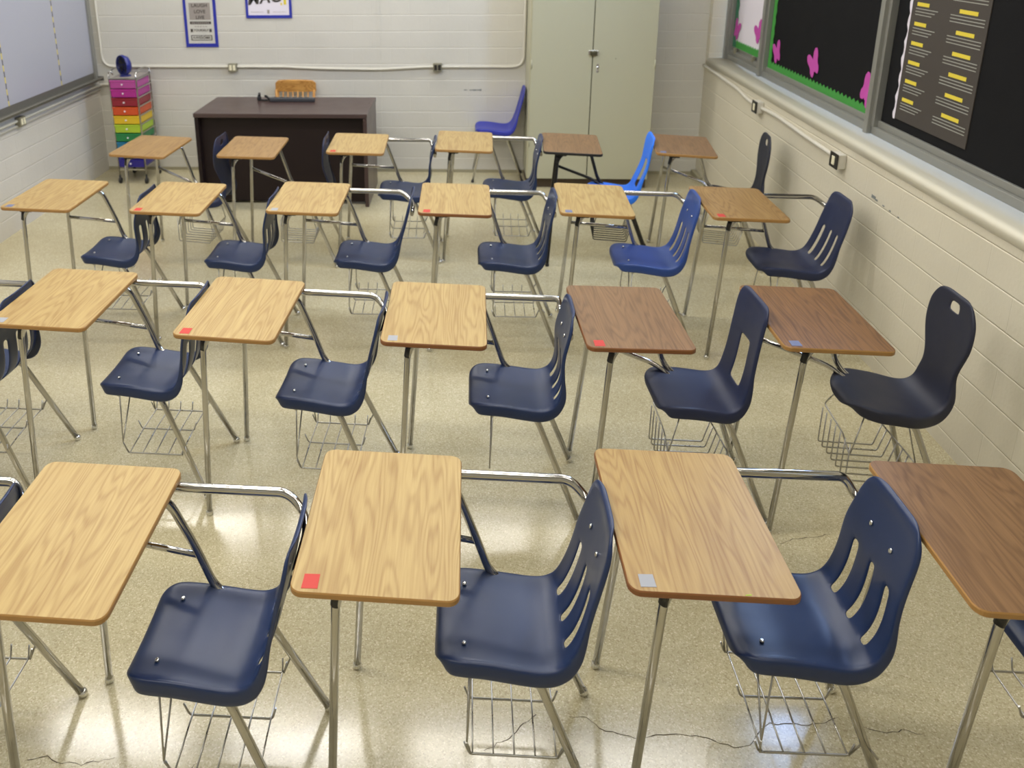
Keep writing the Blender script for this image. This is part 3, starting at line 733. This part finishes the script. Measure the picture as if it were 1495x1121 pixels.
butterfly(7.305, 1.580, 0.15, 0.19, -0.45, 'magenta paper butterfly on the black board near its vertical green border')
butterfly(6.52, 1.608, 0.18, 0.21, -0.55, 'magenta paper butterfly alone in the middle of the black board')
butterfly(5.595, 1.565, 0.20, 0.21, 0.55, 'magenta paper butterfly at the black board end farthest from the corner')
# dark poster with yellow headings
po = MB().box(WX + 0.028, WX + 0.033, 4.45, 5.215, 1.475, 2.9).build('wall_poster', M['print_dark']); tag(po, 'dark printed poster with yellow headings on the black board', 'poster')
mp = MB(); z = 2.8
while z > 1.56:
    MB().box(WX + 0.0268, WX + 0.028, 5.03, 5.16, z - 0.022, z).build('heading_text', M['print_yellow'], po)
    MB().box(WX + 0.0268, WX + 0.028, 4.55, 4.72, z - 0.022, z).build('heading_text', M['print_yellow'], po)
    for k in range(3):
        mp.box(WX + 0.0268, WX + 0.028, 4.93 + 0.03 * k, 5.17, z - 0.04 - 0.018 * k, z - 0.035 - 0.018 * k)
        mp.box(WX + 0.0268, WX + 0.028, 4.48, 4.80, z - 0.04 - 0.018 * k, z - 0.035 - 0.018 * k)
    z -= 0.118
mp.build('body_text', M['print_pale'], po)
mb = MB(); P = []
for k in range(41):
    zz = 1.47 + 1.40 * k / 40; P.append((5.235 + 0.010 * math.sin(k * 1.9) + 0.004 * math.sin(k * 0.7), zz))
mb.prism([(5.215, 1.47)] + P + [(5.215, 2.87)], 'x', WX + 0.0275, WX + 0.0290)
mb.build('torn_border', M['paper_white'], po, )

# ------------------------------------------------------------------ whiteboard on the side wall
wb = empty('whiteboard', (LX, 6.5, 1.15)); tag(wb, 'long whiteboard with aluminium frame and tray on the side wall', 'whiteboard')
def wbb(x0, x1, y0, y1, z0, z1, name, mat, par=wb, bev=0.0, off=True):
    o = MB().box(x0 - LX, x1 - LX, y0 - 6.5, y1 - 6.5, z0 - 1.15, z1 - 1.15, bev).build(name, mat, par); return o
wbb(LX, LX + 0.02, 2.0, 8.60, 1.15, 3.3, 'board_panel', M['whiteboard'])
mb = MB(); mb.box(0, 0.045, 8.60 - 6.5, 8.655 - 6.5, -0.10, 2.18, 0.004); mb.box(0, 0.04, 2.0 - 6.5, 8.6 - 6.5, 2.15, 2.20, 0.004)
mb.build('board_frame', M['alum'], wb)
mb = MB(); P = [(0, -0.105), (0.035, -0.10), (0.09, -0.075), (0.105, -0.05), (0.098, -0.04), (0.075, -0.055), (0.022, -0.06), (0.022, 0.008), (0, 0.008)]
mb.prism(P, 'y', 2.0 - 6.5, 8.66 - 6.5); mb.build('marker_tray', M['tray'], wb)
wbb(LX, LX + 0.1, 8.655, 8.665, 1.06, 1.11, 'tray_end_cap', M['tray'])
for yy in (7.876, 6.890, 5.90, 4.91):
    mb = MB(); n = 40
    for k in range(n):
        z0 = k * 2.15 / n; mb.box(0.02, 0.0212, yy - 6.5 - 0.006, yy - 6.5 + 0.006, z0, z0 + 2.15 / n, mi=k % 2)
    mb.build('seam_tape', [M['print_yellow'], M['print_dark']], wb)

# ------------------------------------------------------------------ conduits and outlets
def conduit(pts, label, rad=0.09, r=0.013):
    return tag(MB().tube(pts, r, 10, rad=rad).build('wall_conduit', M['conduit']), label, 'conduit', 'painted surface conduits')
CY = BW - 0.016
conduit([(-4.085, CY, 5.2), (-4.085, CY, 1.205), (-2.0, CY, 1.203), (-1.9, CY, 1.196), (-1.55, CY, 1.183), (-0.96, CY, 1.176), (-0.6, CY, 1.196), (-0.45, CY, 1.205), (0.604, CY, 1.205), (0.604, CY, 5.2)],
        'painted pipe running along the back wall above the teacher desk', [0.13, 0.1, 0.06, 0.1, 0.1, 0.08, 0.06, 0.13], 0.0145)
conduit([(LX + 0.016, 1.0, 0.985), (LX + 0.016, BW - 0.04, 0.998), (-4.12, CY, 1.0), (-3.66, CY, 1.02)], 'upper painted pipe under the whiteboard tray ending behind the rainbow cart', 0.03, 0.016)
conduit([(LX + 0.014, 1.0, 0.936), (LX + 0.014, BW - 0.015, 0.948)], 'lower painted pipe under the whiteboard tray', 0.03, 0.0125)
CX = RX - 0.015
conduit([(CX, BW - 0.02, 1.226), (CX, 8.50, 1.218), (CX, 7.6, 1.196), (CX, 7.25, 1.150), (CX, 6.9, 1.155), (CX, 6.6, 1.170), (CX, 6.0, 1.150), (CX, 5.36, 1.140)], 'painted pipe under the window sill', 0.12, 0.0155)
def outlet(loc, axis, recep, label):
    r = empty('wall_outlet', loc); tag(r, label, 'outlet', 'electrical outlets on the walls')
    mb = MB()
    if axis == 'y':
        mb.box(-0.048, 0.048, -0.052, 0.0, -0.045, 0.045, 0.005); mb.build('outlet_box', M['box_metal'], r)
        for s in (-1, 1): MB().box(s * 0.021 - 0.015, s * 0.021 + 0.015, -0.056, -0.050, -0.030, 0.030, 0.003).build('receptacle', M[recep], r)
    else:
        s = axis
        mb.box(min(0, s * 0.055), max(0, s * 0.055), -0.048, 0.048, -0.045, 0.045, 0.005); mb.build('outlet_box', M['box_metal'], r)
        for q in (-1, 1): MB().box(min(s * 0.052, s * 0.059), max(s * 0.052, s * 0.059), q * 0.021 - 0.015, q * 0.021 + 0.015, -0.030, 0.030, 0.003).build('receptacle', M[recep], r)
outlet((-2.60, BW, 1.198), 'y', 'recep_ivory', 'ivory outlet on the back wall above the teacher desk')
outlet((-0.330, BW, 1.203), 'y', 'recep_black', 'black outlet on the back wall between wall joint and cabinet')
outlet((LX, 7.02, 0.985), 1, 'recep_ivory', 'ivory outlet under the whiteboard tray')
def wall_box(loc, label):
    r = empty('wall_outlet', loc); tag(r, label, 'outlet', 'electrical outlets on the walls')
    MB().box(-0.058, 0.0, -0.052, 0.052, -0.052, 0.052, 0.008).build('outlet_box', M['conduit'], r)
    MB().box(-0.064, -0.0585, -0.060, 0.060, -0.052, 0.052, 0.002).build('face_plate', M['recep_black'], r)
    MB().box(-0.069, -0.0635, -0.020, 0.020, -0.030, 0.030, 0.003).build('receptacle', M['recep_ivory'], r)
wall_box((RX, 6.975, 1.158), 'black-faced outlet under the sill nearer the room corner')
wall_box((RX, 5.388, 1.140), 'black-faced outlet under the sill farther from the room corner')

# ------------------------------------------------------------------ posters on the back wall
p1 = MB().box(-3.108, -2.750, BW - 0.008, BW, 1.424, 3.0).build('wall_poster', M['paper_grey']); tag(p1, 'tall narrow grey word poster with blue border on the back wall', 'poster')
mb = MB()
mb.box(-3.110, -3.078, BW - 0.011, BW - 0.001, 1.422, 3.0); mb.box(-2.780, -2.748, BW - 0.011, BW - 0.001, 1.422, 3.0); mb.box(-3.078, -2.780, BW - 0.011, BW - 0.001, 1.422, 1.462)
mb.build('poster_border', M['frame_blue'], p1)
YP = BW - 0.0085
def flat(x0, x1, z0, z1, mat, par, name='printed_band', y=YP): return MB().box(x0, x1, y - 0.0008, y + 0.0004, z0, z1).build(name, mat, par)
def face_back(x, z, y=YP - 0.001): return Matrix.Translation((x, y, z)) @ Matrix.Rotation(PI / 2, 4, 'X')
XC = -2.929
def zp(v): return 1.424 + (1012 - v) / 1012 * (1.934 - 1.424)      # zoomed-crop rows to height
flat(XC - 0.118, XC + 0.118, zp(425), zp(60), M['print_taupe'], p1)
lettering('LAUGH', 0.052, M['print_dark'], p1, face_back(XC, zp(120)), 0.001)
lettering('LOVE', 0.052, M['print_dark'], p1, face_back(XC, zp(250)), 0.001)
lettering('LIVE', 0.050, M['print_dark'], p1, face_back(XC, zp(375)), 0.001)
flat(XC - 0.118, XC + 0.118, zp(520), zp(460), M['print_dark'], p1)
for k in range(9): flat(XC - 0.098 + k * 0.0225, XC - 0.085 + k * 0.0225, zp(505), zp(478), M['print_taupe'], p1, 'small_print', YP - 0.0008)
for k in range(5): flat(XC - 0.07 + k * 0.03, XC - 0.05 + k * 0.03, zp(580), zp(560), M['print_taupe'], p1, 'small_print')
flat(XC - 0.118, XC - 0.092, zp(690), zp(620), M['print_dark'], p1); flat(XC + 0.092, XC + 0.118, zp(690), zp(620), M['print_dark'], p1)
lettering('YOURSELF', 0.034, M['print_dark'], p1, face_back(XC, zp(650)), 0.0006)
mb = MB()
for a in ((XC - 0.118, XC + 0.118, zp(872), zp(858)), (XC - 0.118, XC + 0.118, zp(768), zp(756)), (XC - 0.118, XC - 0.108, zp(872), zp(756)), (XC + 0.108, XC + 0.118, zp(872), zp(756))):
    mb.box(a[0], a[1], YP - 0.0008, YP + 0.0004, a[2], a[3])
mb.build('word_frame', M['print_dark'], p1)
lettering('AWESOME', 0.040, M['print_dark'], p1, face_back(XC, zp(812)), 0.0006)
flat(XC - 0.12, XC + 0.12, 1.99, 2.45, M['print_taupe'], p1)
p2 = MB().box(-2.412, -1.912, BW - 0.008, BW, 1.738, 2.40).build('wall_poster', M['paper_white']); tag(p2, 'wide white poster with blue border and slanted black lettering on the back wall', 'poster')
mb = MB()
mb.box(-2.416, -2.388, BW - 0.011, BW - 0.001, 1.735, 2.40); mb.box(-1.938, -1.910, BW - 0.011, BW - 0.001, 1.735, 2.40); mb.box(-2.388, -1.938, BW - 0.011, BW - 0.001, 1.735, 1.768); mb.box(-2.416, -1.910, BW - 0.011, BW - 0.001, 2.37, 2.40)
mb.build('poster_border', M['frame_blue'], p2)
SH = Matrix.Identity(4); SH[0][1] = 0.22
lettering('MAC', 0.17, M['print_dark'], p2, face_back(-2.20, 1.950) @ Matrix.Rotation(0.10, 4, 'Z') @ SH, 0.004)
flat(-1.995, -1.966, 1.88, 1.99, M['print_yellow'], p2, 'printed_shape'); flat(-2.03, -2.012, 1.875, 1.9, M['print_yellow'], p2, 'printed_shape')
mb = MB(); mb.box(-2.36, -2.22, YP - 0.0008, YP, 1.800, 1.803); mb.box(-2.12, -1.97, YP - 0.0008, YP, 1.800, 1.803); mb.box(-2.18, -2.155, YP - 0.0008, YP, 1.785, 1.825)
mb.build('small_print', M['print_taupe'], p2)

# ------------------------------------------------------------------ tall cabinet
cb = empty('storage_cabinet', (1.256, 8.22, 0)); tag(cb, 'tall grey-green two-door cabinet against the back wall', 'cabinet')
mb = MB(); x0, x1 = 0.627 - 1.256, 1.888 - 1.256
mb.box(x0, x1, 0.0, 0.52, 0.10, 2.85, 0.004); mb.build('body', M['cab'], cb)
MB().box(x0 + 0.01, x1 - 0.01, 0.02, 0.52, 0.0, 0.10).build('toe_kick', M['cab_kick'], cb)
for nm, a, c in (('door', x0 + 0.012, -0.0045), ('door', 0.0045, x1 - 0.004)):
    d = MB().box(a, c, -0.020, -0.001, 0.105, 2.83, 0.003).build(nm, M['cab'], cb)
    hx = a if a < 0 else c
    for hz in (0.5, 1.32, 2.4): MB().tube([(hx + (0.004 if a < 0 else -0.004), -0.024, hz - 0.045), (hx + (0.004 if a < 0 else -0.004), -0.024, hz + 0.045)], 0.006, 8).build('hinge', M['cab'], d)
    if a > 0:
        MB().lathe([(0.0, -0.0245), (0.016, -0.0235), (0.018, -0.0195)], 14, (0.055, 0, 1.285), 'y').build('keyhole_plate', M['bright_metal'], d)
        MB().box(0.051, 0.059, -0.0255, -0.0235, 1.272, 1.294).build('keyhole', M['recep_black'], d)
        MB().box(0.043, 0.067, -0.0215, -0.0195, 1.24, 1.33).build('lock_plate', M['bright_metal'], d)
        MB().lathe([(0.0, -0.0235), (0.006, -0.0225), (0.006, -0.0195)], 10, (0.232, 0, 1.378), 'y').build('bolt', M['box_metal'], d)
MB().box(-0.0045, 0.0045, -0.006, -0.0005, 0.105, 2.83).build('door_gap', M['dark_gap'], cb)
hs = MB().box(-0.045, 0.055, -0.030, -0.020, 1.415, 1.465, 0.004).build('hasp', M['bright_metal'], cb)
MB().box(-0.030, 0.042, -0.052, -0.028, 1.412, 1.460, 0.010).build('padlock_body', M['brass'], hs)

# ------------------------------------------------------------------ teacher's desk and what stands on it
TX, TY = -1.82, 7.92
td = empty('teacher_desk', (TX, TY, 0)); tag(td, 'dark mahogany teacher desk by the back wall', 'desk')
MB().box(-0.857, 0.853, -0.400, 0.400, 0.908, 0.950, 0.004).build('desk_top', M['desk_top'], td)
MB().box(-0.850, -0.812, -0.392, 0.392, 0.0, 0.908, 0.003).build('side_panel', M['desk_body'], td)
MB().box(0.812, 0.850, -0.392, 0.392, 0.0, 0.908, 0.003).build('side_panel', M['desk_top'], td)  # lighter top colour paints in the light falling on this side
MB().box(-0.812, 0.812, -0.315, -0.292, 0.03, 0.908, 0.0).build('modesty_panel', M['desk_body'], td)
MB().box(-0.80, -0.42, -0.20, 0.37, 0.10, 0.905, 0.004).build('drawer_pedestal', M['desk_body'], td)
ps = empty('power_strip', (-1.81, 8.085, 0.950)); tag(ps, 'grey power strip lying on the teacher desk', 'power strip')
MB().box(-0.235, 0.235, -0.028, 0.028, 0.0, 0.045, 0.010).build('strip_body', M['strip_grey'], ps)
mb = MB()
for k in range(6): mb.box(-0.19 + k * 0.065, -0.155 + k * 0.065, -0.014, 0.014, 0.044, 0.0475)
mb.build('socket', M['black_plastic'], ps)
MB().tube([(-0.235, 0.0, 0.022), (-0.275, 0.02, 0.055), (-0.30, 0.05, 0.050), (-0.275, 0.08, 0.02), (-0.22, 0.06, 0.012), (-0.27, 0.02, 0.012), (-0.33, 0.03, 0.010), (-0.355, 0.045, 0.02)], 0.0105, 8, rad=0.04).build('cord', M['black_plastic'], ps)
MB().box(-0.378, -0.338, 0.020, 0.062, 0.0, 0.05, 0.012).tube([(-0.358, 0.041, 0.045), (-0.350, 0.041, 0.085)], [0.016, 0.012], 10).build('plug', M['black_plastic'], ps)

# wooden teacher chair behind the desk
wc = empty('wooden_chair', (-1.89, 8.36, 0)); tag(wc, 'golden oak slat-back chair tucked behind the teacher desk', 'chair')
CWM = M['chair_wood']
MB().box(-0.21, 0.21, -0.22, 0.20, 0.425, 0.455, 0.008).build('seat', CWM, wc, KZ)
for sx in (-1, 1):
    MB().tube([(sx * 0.19, -0.19, 0.0), (sx * 0.185, -0.18, 0.43)], [0.016, 0.02], 8).build('leg', CWM, wc, KZ)
    MB().tube([(sx * 0.20, 0.24, 0.0), (sx * 0.195, 0.18, 0.43), (sx * 0.210, 0.245, 0.735)], [0.016, 0.02, 0.015], 8).build('leg', CWM, wc, KZ)
mb = MB(); bb = mb.bm; N = 14; ring = []
for k in range(N + 1):
    t = -1 + 2 * k / N; x = t * 0.224; y = 0.255 - 0.035 * (1 - t * t) + 0.035; zt = 0.820 - 0.012 * t * t - (0.018 if abs(t) > 0.95 else 0)
    ring.append([bb.verts.new((x, y - 0.014, 0.718)), bb.verts.new((x, y - 0.012, zt - 0.006)), bb.verts.new((x, y, zt)), bb.verts.new((x, y + 0.012, zt - 0.006)), bb.verts.new((x, y + 0.010, 0.718))])
for a, c in zip(ring, ring[1:]):
    for j in range(5): bb.faces.new((a[j], a[(j + 1) % 5], c[(j + 1) % 5], c[j]))
bb.faces.new(ring[0]); bb.faces.new(ring[-1][::-1])
mb.build('crest_rail', CWM, wc, KZ)
for k in range(8):
    t = -1 + 2 * (k + 0.0) / 7; x = t * 0.195; y = 0.255 - 0.035 * (1 - t * t) + 0.03
    mb = MB(); mb.tube([(x * 0.95, 0.19, 0.45), (x, y, 0.73)], 0.0085, 8); mb.build('slat', CWM, wc, KZ)

# loose royal-blue chair beside the cabinet
bc = empty('stacking_chair', (-0.068, 8.565, 0)); tag(bc, 'loose royal-blue plastic chair on splayed chrome legs beside the cabinet', 'chair')
me = shell_mesh('plain', M['royal'], 0.0); add('seat_shell', me, bc)
for sy in (-1, 1):
    l1 = add('leg', tube_mesh('leg', [(0.30, sy * 0.10, 0.418), (0.235, sy * 0.155, 0.410), (0.128, sy * 0.192, 0.006)], 0.0115, M['chrome'], 0.04), bc)
    add('glide', glide_mesh(0.128, sy * 0.192, M['caster']), l1)
    l2 = add('leg', tube_mesh('leg', [(0.40, sy * 0.10, 0.416), (0.47, sy * 0.155, 0.404), (0.664, sy * 0.165, 0.006)], 0.0115, M['chrome'], 0.04), bc)
    add('glide', glide_mesh(0.664, sy * 0.165, M['caster']), l2)
mb = MB()
for x in (0.30, 0.42): mb.tube([(x, -0.12, 0.416), (x, 0.12, 0.416)], 0.010, 8)
mb.build('seat_rail', M['chrome'], bc, KZ)

# ------------------------------------------------------------------ rainbow drawer cart with fan
ct = empty('drawer_cart', (-3.655, 8.41, 0)); tag(ct, 'tall rolling drawer cart with ten rainbow drawers in the room corner', 'cart')
cx0, cx1, cy0, cy1 = -0.145, 0.150, -0.19, 0.19
for px in (cx0, cx1):
    for py in (cy0, cy1):
        q = MB().tube([(px, py, 0.085), (px, py, 1.160), (px, py, 1.215)], 0.0085, 8).build('post', M['chrome'], ct)
        c_ = MB().lathe([(0.0, -0.013), (0.030, -0.013), (0.034, -0.008), (0.034, 0.008), (0.030, 0.013), (0.0, 0.013)], 14, (px, py, 0.034), 'x')
        c_.tube([(px, py, 0.055), (px, py, 0.09)], 0.012, 8); c_.build('caster', M['caster'], q)
mb = MB()
for py in (cy0, cy1): mb.tube([(cx0, py, 1.21), (cx0, py, 1.235), (cx0 + 0.03, py, 1.245), (cx0 + 0.05, py, 1.20)], 0.0075, 8, rad=0.02)
for px in (cx0, cx1): mb.tube([(px, cy0, 1.205), (px, cy0 + 0.10, 1.245), (px, cy1 - 0.10, 1.245), (px, cy1, 1.205)], 0.0075, 8, rad=0.05)
mb.build('top_rail', M['chrome'], ct)
mb = MB(); zt, zb = 1.150, 0.180; st = (zt - zb) / 10
for k in range(11):
    z = zb + k * st
    for px in (cx0, cx1): mb.box(px - 0.006, px + 0.006, cy0, cy1, z - 0.007, z + 0.007)
mb.box(cx0, cx1, cy0 - 0.004, cy0 + 0.004, zt + 0.002, zt + 0.018); mb.box(cx0, cx1, cy0 - 0.004, cy0 + 0.004, zb - 0.03, zb - 0.014)
mb.box(cx0, cx1, cy1 - 0.004, cy1 + 0.004, zt + 0.002, zt + 0.018); mb.box(cx0, cx1, cy1 - 0.004, cy1 + 0.004, zb - 0.03, zb - 0.014)
mb.build('runner_frame', M['chrome'], ct)
MB().box(cx0 + 0.008, cx1 - 0.008, cy0 + 0.008, cy1 - 0.008, zt + 0.004, zt + 0.016).build('top_tray', M['print_taupe'], ct)
CN = ['pale magenta', 'magenta', 'dark red', 'orange', 'yellow', 'lime green', 'green', 'teal', 'blue', 'indigo']
for k in range(10):
    z1 = zt - k * st - 0.004; z0 = z1 - st + 0.010
    mb = MB(); mb.box(cx0 + 0.010, cx1 - 0.010, cy0 - 0.012, cy1 - 0.01, z0, z1, 0.006); mb.box(cx0 + 0.006, cx1 - 0.006, cy0 - 0.018, cy0 - 0.006, z1 - 0.016, z1, 0.004)
    dr = mb.build('drawer', DRAWM[k], ct); dr['label'] = CN[k] + ' plastic drawer'
    MB().lathe([(0.0, -0.032), (0.008, -0.030), (0.010, -0.024), (0.006, -0.012)], 12, (0.0, cy0 - 0.002, (z0 + z1) / 2), 'y').build('knob', M['knob_white'], dr)
fn = empty('desk_fan', (-3.675, 8.36, 1.1665)); tag(fn, 'small dark blue fan on top of the rainbow cart', 'fan')
RZ = Matrix.Rotation(math.radians(234), 4, 'Z')
def rot(mb, z=0.118):
    for v in mb.bm.verts: v.co = (RZ @ v.co) + Vector((0, 0, z))
    return mb
h = rot(MB().lathe([(0.0, -0.060), (0.050, -0.055), (0.095, -0.030), (0.112, 0.010), (0.108, 0.035), (0.100, 0.038), (0.098, 0.010), (0.082, -0.018), (0.0, -0.040)], 28, (0, 0, 0), 'x')).build('housing', M['fan_blue'], fn)
mb = MB()
for k in range(5):
    a = 2 * PI * k / 5
    pts = [(0.0, 0.018 * math.cos(a), 0.018 * math.sin(a)), (0.004, 0.09 * math.cos(a - 0.25), 0.09 * math.sin(a - 0.25)), (0.016, 0.088 * math.cos(a + 0.4), 0.088 * math.sin(a + 0.4))]
    vs = [mb.bm.verts.new(p) for p in pts] + [mb.bm.verts.new((p[0] + 0.003, p[1], p[2])) for p in pts]
    mb.bm.faces.new(vs[:3]); mb.bm.faces.new(vs[3:][::-1])
    for i in range(3): mb.bm.faces.new((vs[i], vs[(i + 1) % 3], vs[3 + (i + 1) % 3], vs[3 + i]))
rot(mb).build('fan_blade', M['black_plastic'], fn)
mb = MB()
for r_ in (0.03, 0.055, 0.08, 0.102): mb.tube([(0.036, r_ * math.cos(2 * PI * k / 24), r_ * math.sin(2 * PI * k / 24)) for k in range(25)], 0.0018, 5, caps=False)
for k in range(10): mb.tube([(0.037, 0.0, 0.0), (0.036, 0.104 * math.cos(2 * PI * k / 10), 0.104 * math.sin(2 * PI * k / 10))], 0.0018, 5)
rot(mb).build('fan_guard', M['black_plastic'], fn)
MB().lathe([(0.0, 0.0), (0.06, 0.0), (0.062, 0.008), (0.03, 0.018), (0.012, 0.03), (0.012, 0.05), (0.0, 0.052)], 18).build('fan_base', M['fan_blue'], fn)

# ------------------------------------------------------------------ marks on floor and walls
def crack(pts, seed, w=0.0035):
    rnd = random.Random(seed); P = []
    for (a, b), (c, d) in zip(pts, pts[1:]):
        n = max(2, int(math.hypot(c - a, d - b) / 0.018))
        for k in range(n): P.append((a + (c - a) * k / n + rnd.uniform(-.005, .005), b + (d - b) * k / n + rnd.uniform(-.005, .005)))
    P.append(pts[-1]); return P
mb = MB()
CR = [[(0.372, 2.203), (0.433, 2.209), (0.477, 2.166), (0.533, 2.148), (0.629, 2.138), (0.692, 2.16), (0.761, 2.161), (0.827, 2.154), (0.88, 2.137), (0.924, 2.122), (0.975, 2.135), (1.034, 2.197), (1.072, 2.22), (1.12, 2.218), (1.199, 2.22), (1.262, 2.231), (1.321, 2.255)], [(1.382, 2.227), (1.444, 2.206), (1.518, 2.219), (1.579, 2.207)], [(1.417, 3.086), (1.488, 3.125), (1.555, 3.134), (1.668, 3.162)], [(0.075, 2.065), (0.155, 2.112), (0.229, 2.184), (0.261, 2.207)], [(-1.461, 1.951), (-1.406, 1.962), (-1.359, 1.947), (-1.276, 1.942), (-1.242, 1.953), (-1.171, 1.972)]]
CR.append([(-0.905, 1.94), (-0.895, 1.965)])
for i, c in enumerate(CR):
    P = crack(c, i)
    for a, b_ in zip(P, P[1:]):
        d = Vector((b_[0] - a[0], b_[1] - a[1])); 
        if d.length < 1e-4: continue
        n = Vector((-d.y, d.x)).normalized() * random.uniform(0.0005, 0.0016)
        vs = [mb.bm.verts.new((a[0] + n.x, a[1] + n.y, 0.0008)), mb.bm.verts.new((b_[0] + n.x, b_[1] + n.y, 0.0008)), mb.bm.verts.new((b_[0] - n.x, b_[1] - n.y, 0.0008)), mb.bm.verts.new((a[0] - n.x, a[1] - n.y, 0.0008))]
        mb.bm.faces.new(vs)
structure(mb.build('floor_surface_cracks', M['crack']), 'hairline cracks in the terrazzo floor')
mb = MB(); rnd = random.Random(2)
for k in range(16):
    x = -0.04 + k * 0.012; h_ = 0.006 + rnd.uniform(0, 0.016) * (1 if k > 7 else 0.3)
    if k in (3, 4): continue
    mb.box(x, x + 0.010, BW - 0.0015, BW, 0.946 - h_ / 2, 0.946 + h_ / 2)
structure(mb.build('wall_surface_scuff', M['scuff']), 'blue-grey scuff on the back wall')
mb = MB()
for (y, z, s) in ((4.93, 1.035, 0.018), (4.89, 1.028, 0.010), (4.80, 1.022, 0.008), (4.72, 1.018, 0.007), (4.62, 1.014, 0.006)):
    mb.box(RX - 0.0015, RX, y - s * 1.6, y + s * 1.2, z - s * 0.5, z + s * 0.6)
structure(mb.build('wall_surface_chip', M['scuff']), 'chipped paint along a block joint')

# ------------------------------------------------------------------ light
w = bpy.data.worlds.new('daylight'); scene.world = w; w.use_nodes = True
bg = w.node_tree.nodes['Background']; bg.inputs['Color'].default_value = (0.40, 0.58, 1.0, 1); bg.inputs['Strength'].default_value = 58.0
def lamp(name, loc, sx, sy, power, col, spread=PI):
    l = bpy.data.lights.new(name, 'AREA'); l.shape = 'RECTANGLE'; l.size = sx; l.size_y = sy; l.energy = power; l.color = col
    o = bpy.data.objects.new(name, l); link(o); o.location = loc; return o
WARM = (1.0, 0.965, 0.91)
for yy, k in ((7.9, 0.8), (5.3, 1.0), (2.7, 1.0), (0.1, 0.9)):
    for xx, q in ((-3.05, 1.0), (-1.45, 1.0), (0.15, 0.75), (1.6, 0.5)):
        lamp('fluorescent_ceiling_lamp', (xx, yy, 4.24), 1.2, 0.3, 66 * k * q, WARM)
pt = lamp('window_portal', (WX + 0.10, 5.525, 4.02), 1.86, 0.94, 1.0, (1, 1, 1)); pt.rotation_euler = (0, math.radians(90), 0)
pt.data.cycles.is_portal = True

# ------------------------------------------------------------------ camera
cam = bpy.data.cameras.new('camera'); co = bpy.data.objects.new('camera', cam); link(co); scene.camera = co
FPX, CXP, CYP, PITCH, ROLL, YAW = 1176.16, 606.6, 238.7, 0.2872570, 0.0105384, 0.0667326
cam.sensor_fit = 'HORIZONTAL'; cam.sensor_width = 36.0; cam.lens = 36.0 * FPX / 1495.0
cam.shift_x = (747.5 - CXP) / 1495.0; cam.shift_y = -(560.5 - CYP) / 1495.0
fwd = Vector((-math.sin(YAW) * math.cos(PITCH), math.cos(YAW) * math.cos(PITCH), -math.sin(PITCH)))
right = Vector((math.cos(YAW), math.sin(YAW), 0)); upv = right.cross(fwd)
r2 = right * math.cos(ROLL) - upv * math.sin(ROLL) * -1 if False else right * math.cos(ROLL) - upv * math.sin(ROLL)
u2 = right * math.sin(ROLL) + upv * math.cos(ROLL)
mat = Matrix((( r2.x, u2.x, -fwd.x, 0.0), (r2.y, u2.y, -fwd.y, 0.0), (r2.z, u2.z, -fwd.z, 2.6868), (0, 0, 0, 1)))
co.matrix_world = mat
cam.clip_start = 0.05; cam.clip_end = 60
cam.dof.use_dof = True; cam.dof.focus_distance = 2.9; cam.dof.aperture_fstop = 3.2

scene.view_settings.view_transform = 'Standard'; scene.view_settings.look = 'None'
scene.view_settings.exposure = -0.85; scene.view_settings.gamma = 1.0; scene.view_settings.use_curve_mapping = False
scene.cycles.use_denoising = True
